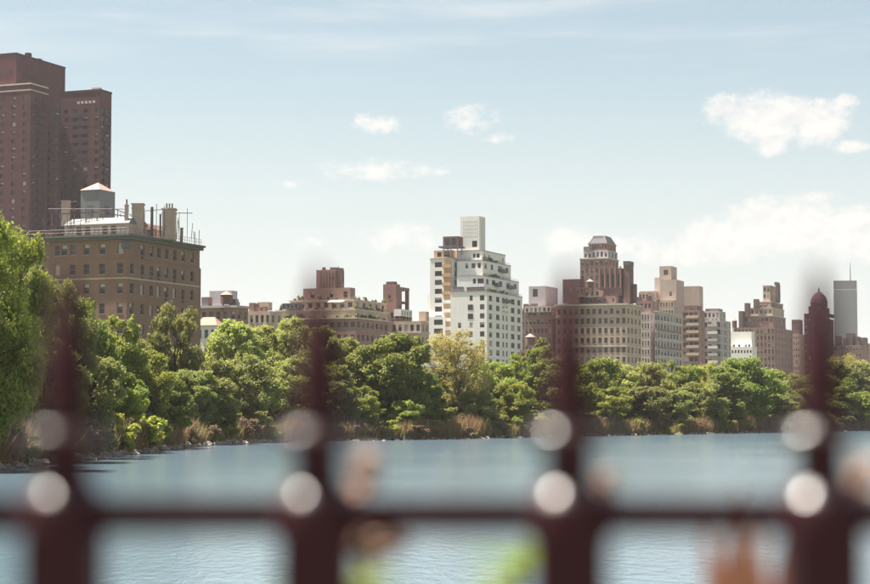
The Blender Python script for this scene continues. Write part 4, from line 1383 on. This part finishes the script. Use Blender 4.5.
SHR = [('shrub', 141, 399, 54, 2.2, 0), ('shrub', 120, 412, 44, 2.0, 0), ('shrub', 150, 418, 36, 1.4, 0), ('shrub', 160, 420, 30, 3, 1), ('russet', 186, 418, 26, 2.5, 0), ('russet', 205, 417, 26, 2.5, 0), ('shrub', 226, 420, 30, 2.5, 0), ('russet', 246, 418, 30, 3, 0),
       ('shrub', 104, 428, 30, 3, 1), ('russet', 84, 425, 46, 3, 0), ('shrub', 20, 430, 50, 3, 1), ('russet', 55, 432, 40, 3, 0), ('shrub', 270, 424, 26, 2.5, 1), ('shrub', 300, 424, 28, 2.5, 1), ('shrub', 392, 420, 22, 3, 0), ('russet', 372, 422, 30, 3, 0), ('russet', 405, 421, 32, 3, 0), ('russet', 432, 420, 30, 3, 0),
       ('russet', 464, 417, 38, 3, 0), ('russet', 492, 417, 34, 3, 0), ('shrub', 424, 425, 22, 2, 0), ('shrub', 512, 414, 28, 4, 1), ('russet', 528, 418, 30, 3, 0), ('shrub', 585, 416, 26, 3, 1), ('russet', 610, 416, 30, 3, 0), ('shrub', 634, 417, 24, 3, 1), ('russet', 652, 416, 34, 3, 0),
       ('shrub', 678, 418, 24, 3, 0), ('russet', 690, 418, 22, 3, 0), ('shrub', 722, 413, 30, 3, 0), ('shrub', 742, 419, 20, 3, 0), ('russet', 762, 416, 26, 3, 0), ('shrub', 782, 414, 30, 3, 1), ('russet', 805, 414, 28, 3, 0), ('shrub', 858, 412, 24, 3, 0), ('russet', 838, 414, 26, 3, 0), ('russet', 330, 420, 34, 3, 0), ('russet', 352, 421, 30, 3, 0), ('russet', 560, 417, 36, 3, 0)]
for (k_, x_, y_, w_, t_, i_) in SHR:
    if k_ == 'russet':
        plant(k_, x_ + rnd.uniform(-6, 6), y_ + rnd.uniform(-5, 5), w_ * rnd.uniform(.8, 1.5), t_, 'on the bank')
    else:
        plant(k_, x_, y_, w_, t_, 'on the bank', i_)

x_ = -40
while x_ < 900:          # underbrush that closes the view below the crowns
    plant('brush', x_, rnd.uniform(398, 410) if x_ > 200 else rnd.uniform(388, 402), rnd.uniform(40, 60), rnd.uniform(9, 16), 'under the trees', 0)
    x_ += rnd.uniform(18, 26)
by = {}
for o, H in PLANTED:
    by.setdefault(o['label'], []).append((H, o))
for lab, ls in by.items():          # alike neighbours are told apart by height
    if len(ls) in (2, 3) and len(lab.split()) < 16:
        ls.sort(key=lambda q: -q[0])
        for (H, o), wd in zip(ls, ('taller', 'lower') if len(ls) == 2 else ('tallest', 'middling', 'lowest')):
            o['label'] = wd + ' ' + lab

# reeds and grass along the bank (uncountable)
rs = np.random.RandomState(5)
nb = 42000
xs = rs.uniform(-40, 890, nb)
ds = np.array([shore_d(x) for x in xs]) + rs.gamma(2.0, 1.1, nb) + .5
pos = np.column_stack([(xs - 435) / F * ds, ds, np.interp(ds - np.array([shore_d(x) for x in xs]), offs, zfar)])
cl = np.sin(xs * .11) * .5 + np.sin(xs * .043 + 1) * .5
h = rs.uniform(.6, 2.3, nb) * (1 + .45 * cl)
w = rs.uniform(.04, .09, nb)
az = rs.uniform(0, math.pi, nb)
e = np.column_stack([np.cos(az), np.sin(az), np.zeros(nb)])
lean = rs.normal(0, .22, (nb, 3)); lean[:, 2] = 0
tip = pos + np.column_stack([np.zeros(nb), np.zeros(nb), h]) + lean * h[:, None]
mid = (pos + tip) / 2 + np.array([0, 0, .1])
v = np.stack([pos - e * w[:, None], pos + e * w[:, None], mid + e * w[:, None] * .9, tip], 1).reshape(-1, 3)
tint = np.clip(.5 - cl * .5 + rs.normal(0, .25, nb), 0, 1)
o = link('reeds', np_mesh('reeds', v, np.arange(4 * nb).reshape(-1, 4), RED_MAT, tint))
tag(o, 'brown and green reeds and grass along the far bank', 'reeds', kind='stuff')

# riprap stones along the waterline (uncountable at this size)
m = MB()
rs2 = random.Random(9)
x = -50.0
while x < 890:
    d0 = shore_d(x)
    for k in range(2):
        t = rs2.uniform(-.5, 1.5)
        s = rs2.uniform(.12, .42) * (1.35 if x < 270 else .7)
        d = d0 + t
        c = (PX(x, d) + rs2.uniform(-.3, .3), d, max(0, t) * .28 + rs2.uniform(-.1, .12))
        ang = rs2.uniform(0, 3)
        ring = []
        for lev, (rr_, zz) in enumerate(((.8, -.5), (1.0, .1), (.55, .62))):
            for j in range(5):
                a = ang + j * 1.2566 + lev * .3
                q = s * rr_ * rs2.uniform(.75, 1.2)
                ring.append((c[0] + q * math.cos(a) * 1.3, c[1] + q * math.sin(a), c[2] + s * zz * rs2.uniform(.8, 1.2)))
        i = len(m.v)
        m.v += ring
        for lev in range(2):
            for j in range(5):
                a, b2 = i + lev * 5 + j, i + lev * 5 + (j + 1) % 5
                m.f.append((a, b2, b2 + 5, a + 5)); m.m.append(0)
        m.f.append(tuple(i + 10 + j for j in range(5))); m.m.append(0)
    x += .32 / d0 * F * 1.0
o = m.build('shore_stones', MAT['rock'])
tag(o, 'broken pale stones lining the far waterline', 'stones', kind='stuff')

# terrace planting on the buildings
rs = np.random.RandomState(77)
PL = []
for q in range(3):
    cs = rs.normal(size=(5, 3)) * [.45, .45, .25] + [0, 0, .7]
    rr = np.full((5, 3), .5) * rs.uniform(.7, 1.2, (5, 1))
    v, f, t = leaves(rs, cs, rr, 260, .3, 0, .2)
    PL.append(np_mesh('planting', v, f, LEAF['brush'], t))
for (bb, T, side, f0, f1, n) in PLANTERS:
    for i in range(n):
        f = f0 + (f1 - f0) * (i + rnd.random() * .8) / n
        p = bb.pt(T['C'], f * T['U'], .6, T['z1']) if side == 'L' else bb.pt(T['C'], .6, f * T['V'], T['z1'])
        s = rnd.uniform(.4, .9)
        link('planting', PL[i % 3], bb.root, p, rnd.uniform(0, 6), (s, s, s * rnd.uniform(.8, 1.4)))

# ------------------------------------------------------------------ fence in front of the camera
def iron(name, coat):
    mi, nti, bi = new_mat(name)
    bi.inputs['Base Color'].default_value = (.036, .011, .014, 1)
    bi.inputs['Roughness'].default_value = .6
    bi.inputs['Specular IOR Level'].default_value = .15
    bi.inputs['Coat Weight'].default_value = coat
    bi.inputs['Coat Roughness'].default_value = .25
    bi.inputs['Coat IOR'].default_value = 1.7
    nz = nti.nodes.new('ShaderNodeTexNoise'); nz.inputs['Scale'].default_value = 180
    bz = nti.nodes.new('ShaderNodeBump'); bz.inputs['Strength'].default_value = .08; bz.inputs['Distance'].default_value = .001
    nti.links.new(nz.outputs['Fac'], bz.inputs['Height']); nti.links.new(bz.outputs[0], bi.inputs['Normal'])
    return mi


mi = iron('fence_iron', 0.0)
mi_dull = iron('fence_iron_rosette', .55)  # coat weight chosen for the glints on the rosettes
mi_gloss = iron('fence_iron_gloss', .5)      # clear coat added on the collar bevels to catch the sun glint
FY = 1.18
STEP = 251.0 / F * FY
zc = lambda y: PZ(y, FY)
Z_RAIL = zc(515)
fence = tag(empty('iron_fence', (0, FY, 2.83)), 'dark iron picket fence with spear tops, out of focus in front of the lake', 'fence')
FB = 2.83


def lathe_mesh(name, prof, n=20, mat=None, hard=True):
    q = [prof[0]]
    for a, b in zip(prof[:-1], prof[1:]):       # holding loops keep each band's own slope
        if hard:
            q += [(a[0] + (b[0] - a[0]) * .04, a[1] + (b[1] - a[1]) * .04), (a[0] + (b[0] - a[0]) * .96, a[1] + (b[1] - a[1]) * .96)]
        q.append(b)
    m = MB(); m.lathe(q, n)
    return m.mesh(name, mat or mi, True)


shaft = MB()
hw = .0215
shaft.box(-hw, hw, -hw, hw, 0.0, Z_RAIL - FB - .012)
shaft_me = shaft.mesh('picket', mi)
neck_me = lathe_mesh('neck', [(.0145, 0), (.0145, zc(436) - Z_RAIL)])
zc_col = zc(490) - Z_RAIL
cp = [(.021, -.018), (.0250, -.015), (.0262, -.008), (.0262, zc_col - .009), (.0250, zc_col - .0045), (.0225, zc_col - .0015), (.0194, zc_col + .0018), (.0155, zc_col + .0045), (.0145, zc_col + .010)]
collar_me = lathe_mesh('collar', cp, 48)
collar_me.materials.append(mi_gloss)
for p in collar_me.polygons:              # glint coat on the upward bevel only, so the rest stays dark
    z = p.center.z
    if zc_col - .0044 < z < zc_col + .0017 and p.normal.z > .2:
        p.material_index = 1
zt = zc(430) - Z_RAIL
rosette_me = lathe_mesh('rosette', [(.012, zt - .008), (.020, zt - .007), (.0245, zt - .004), (.0262, zt - .0004), (.0248, zt + .0012), (.021, zt + .0012), (.0135, zt - .002), (.0135, zt + .001), (.0112, zt + .0037)], 40, mi_dull)
z0s, z1s = zt, zc(262) - Z_RAIL
hs = z1s - z0s
spear_me = lathe_mesh('spear', [(.0140, z0s), (.0135, z0s + .012), (.0125, z0s + .018), (.0142, z0s + .028), (.0138, z0s + .038), (.0118, z0s + .053), (.0092, z0s + .068), (.0064, z0s + .083), (.0036, z0s + .094), (.0006, z1s)], 18, None, False)
n0 = -17
rf = random.Random(4)
for i in range(n0, n0 + 38):
    X = (317.5 + 251.0 * (i) - 435) / F * FY
    p = link('picket', shaft_me, fence, (X, 0, 0))
    for nm, me in (('neck', neck_me), ('collar', collar_me), ('rosette', rosette_me), ('spear', spear_me)):
        q = link(nm, me, p, (0, 0, Z_RAIL - FB))
        if nm in ('collar', 'rosette'):
            q.rotation_euler = (rf.uniform(-.035, .035), rf.uniform(-.035, .035), rf.uniform(0, 6))
m = MB()
xa, xb = (317.5 + 251.0 * (n0 - .5) - 435) / F * FY, (317.5 + 251.0 * (n0 + 37.5) - 435) / F * FY
m.box(xa, xb, -.009, .009, Z_RAIL - FB - .0105, Z_RAIL - FB + .0105)
m.build('rail', mi, fence)
m = MB()
m.box(xa, xb, -.009, .009, .10, .118)
m.build('rail', mi, fence)

# ------------------------------------------------------------------ weeds and dry reeds just beyond the fence
PLUME = surf('reed_plume', (.36, .235, .185), var=.25, scale=20)
PLUME_RED = surf('reed_plume_red', (.58, .29, .18), var=.25, scale=20)
STEM = surf('reed_stem', (.22, .15, .09), var=.2, scale=10)


def ground_near(Y):
    return 2.6


def plume_reed(x, ytop, ybot, d, lean, mat, label, wide=.05, nstr=70, seed=1):
    rs = random.Random(seed)
    X, zt, zb = PX(x, d, 500), PZ(ytop, d), PZ(ybot, d)
    root = tag(empty('dry_reed', (X, d, 2.62)), label, 'reed')
    h0, h1 = zb - 2.62, zt - 2.62
    m = MB(); m.tube([(-lean * 1.2, 0, -.1), (-lean * .5, 0, h0 * .6), (0, 0, h0), (lean * .4, 0, h0 + (h1 - h0) * .6)], [.005, .0045, .004, .002], 6)
    m.build('stem', STEM, root)
    m = MB()
    for i in range(nstr):
        t = rs.random()
        z = h0 + (h1 - h0) * t * .9
        a = rs.uniform(0, 6.28)
        l = wide * (1.1 - .7 * t) * rs.uniform(.5, 1)
        x0 = lean * .4 * t
        m.tube([(x0, 0, z), (x0 + .5 * l * math.cos(a), .5 * l * math.sin(a), z + l * .6), (x0 + l * math.cos(a) + lean * .3, l * math.sin(a), z + l * .7)], [.0022, .003, .001], 4)
    m.build('plume', mat, root)
    return root


def blade(m, base, tip, w, sag=.1):
    b0, t0 = Vector(base), Vector(tip)
    side = Vector((1, .3, 0)).normalized() * w
    prev = None
    for i in range(6):
        t = i / 5
        p = b0.lerp(t0, t) + Vector((0, 0, -sag * 4 * t * t * (t0 - b0).length * .25))
        ww = side * math.sin(math.pi * min(.97, .12 + t * .85))
        cur = (p - ww, p + ww)
        if prev: m.poly([prev[0], prev[1], cur[1], cur[0]])
        prev = cur


plume_reed(346, 446, 560, 1.5, .03, PLUME, 'tall dry pinkish reed plume leaning past a fence picket', .024, 90, 3)
plume_reed(368, 512, 570, 1.45, .02, PLUME, 'full drooping dry seed head beside the tall pinkish plume', .026, 130, 4)
plume_reed(598, 470, 520, 1.5, .012, PLUME, 'thin dry stalk curving past a fence picket', .014, 60, 9)
plume_reed(856, 462, 515, 1.5, .012, PLUME, 'brown seed head half hidden by a fence picket', .022, 50, 10)


def leafy_weed(x, ytop, d, label, n=6, seed=1, size=.06):
    rs = random.Random(seed)
    X, zt = PX(x, d, 540), PZ(ytop, d)
    root = tag(empty('weed', (X, d, 2.62)), label, 'weed')
    H = zt - 2.62
    m = MB(); m.tube([(0, 0, -.1), (.01, 0, H * .5), (0, 0, H * .96)], [.005, .004, .002], 6)
    m.build('stem', STEM, root)
    for i in range(n):
        q = MB()
        z = H - size * .09 * i - .012
        a = i * 2.4 + rs.random()
        blade(q, (0, 0, z), (size * math.cos(a), size * math.sin(a), z + size * rs.uniform(.1, .6)), size * .30, .25)
        me = q.mesh('leaf', LEAF['weed'])
        at = me.attributes.new('tint', 'FLOAT', 'FACE')
        at.data.foreach_set('value', [rs.random()] * len(me.polygons))
        link('leaf', me, root)
    return root


def dry_grass(x0, d, tips, label, w=.0085):
    """clump of broad dry blades: tips given as photo column and row"""
    root = tag(empty('dry_reed', (PX(x0, d, 560), d, 2.62)), label, 'reed')
    for k, (x, y) in enumerate(tips):
        q = MB()
        tx = PX(x, d, 540) - PX(x0, d, 560)
        tz = PZ(y, d) - 2.62
        side = Vector((1, .25 * (-1) ** k, 0)).normalized()
        prev = None
        for t in [0, .3, .6, .85] + [.9 + .1 * i / 13 for i in range(14)]:
            p = Vector((tx * max(0, (t - .9) / .1) ** 1.2 + .004 * math.sin(k * 1.7 + 5 * t), .02 * math.sin(k * 2.1) * t, -.08 + (tz + .08) * t))
            ww = side * (w * (.25 if t < .9 else .25 + .75 * math.sin(math.pi * min(.98, (t - .9) / .1))))
            cur = (p - ww, p + ww)
            if prev: q.poly([prev[0], prev[1], cur[1], cur[0]])
            prev = cur
        q.build('blade', PLUME_RED, root)
    return root


dry_grass(738, 1.36, [(745, 486), (706, 528), (716, 556), (764, 520), (738, 532)], 'fanned clump of broad reddish dry grass blades behind the rail')
dry_grass(775, 1.38, [(796, 512), (757, 540), (782, 532), (750, 562)], 'lower clump of reddish dry grass blades close to a picket')
leafy_weed(516, 538, 1.5, 'bright green leafy weed standing alone behind the rail', 22, 3, .05)
leafy_weed(352, 556, 1.42, 'green leafy weed under the tall pinkish plume', 16, 4, .045)
leafy_weed(292, 562, 1.5, 'small green weed left of the tall pinkish plume', 5, 5, .025)
leafy_weed(545, 520, 1.6, 'thin olive weed leaning against a picket', 5, 6, .022)

# ------------------------------------------------------------------ haze
mh = bpy.data.materials.new('air_haze')
mh.use_nodes = True
nh = mh.node_tree
nh.nodes.clear()
pv = nh.nodes.new('ShaderNodeVolumePrincipled')
pv.inputs['Color'].default_value = (.97, .93, .94, 1)
pv.inputs['Density'].default_value = 0.000065
pv.inputs['Anisotropy'].default_value = .3
ho = nh.nodes.new('ShaderNodeOutputMaterial')
nh.links.new(pv.outputs[0], ho.inputs['Volume'])
m = MB()
m.box(-4200, 4400, -4200, 4600, -4.2, 205)
tag(m.build('haze', mh), 'thin pale summer haze over lake and city', 'haze', kind='stuff')
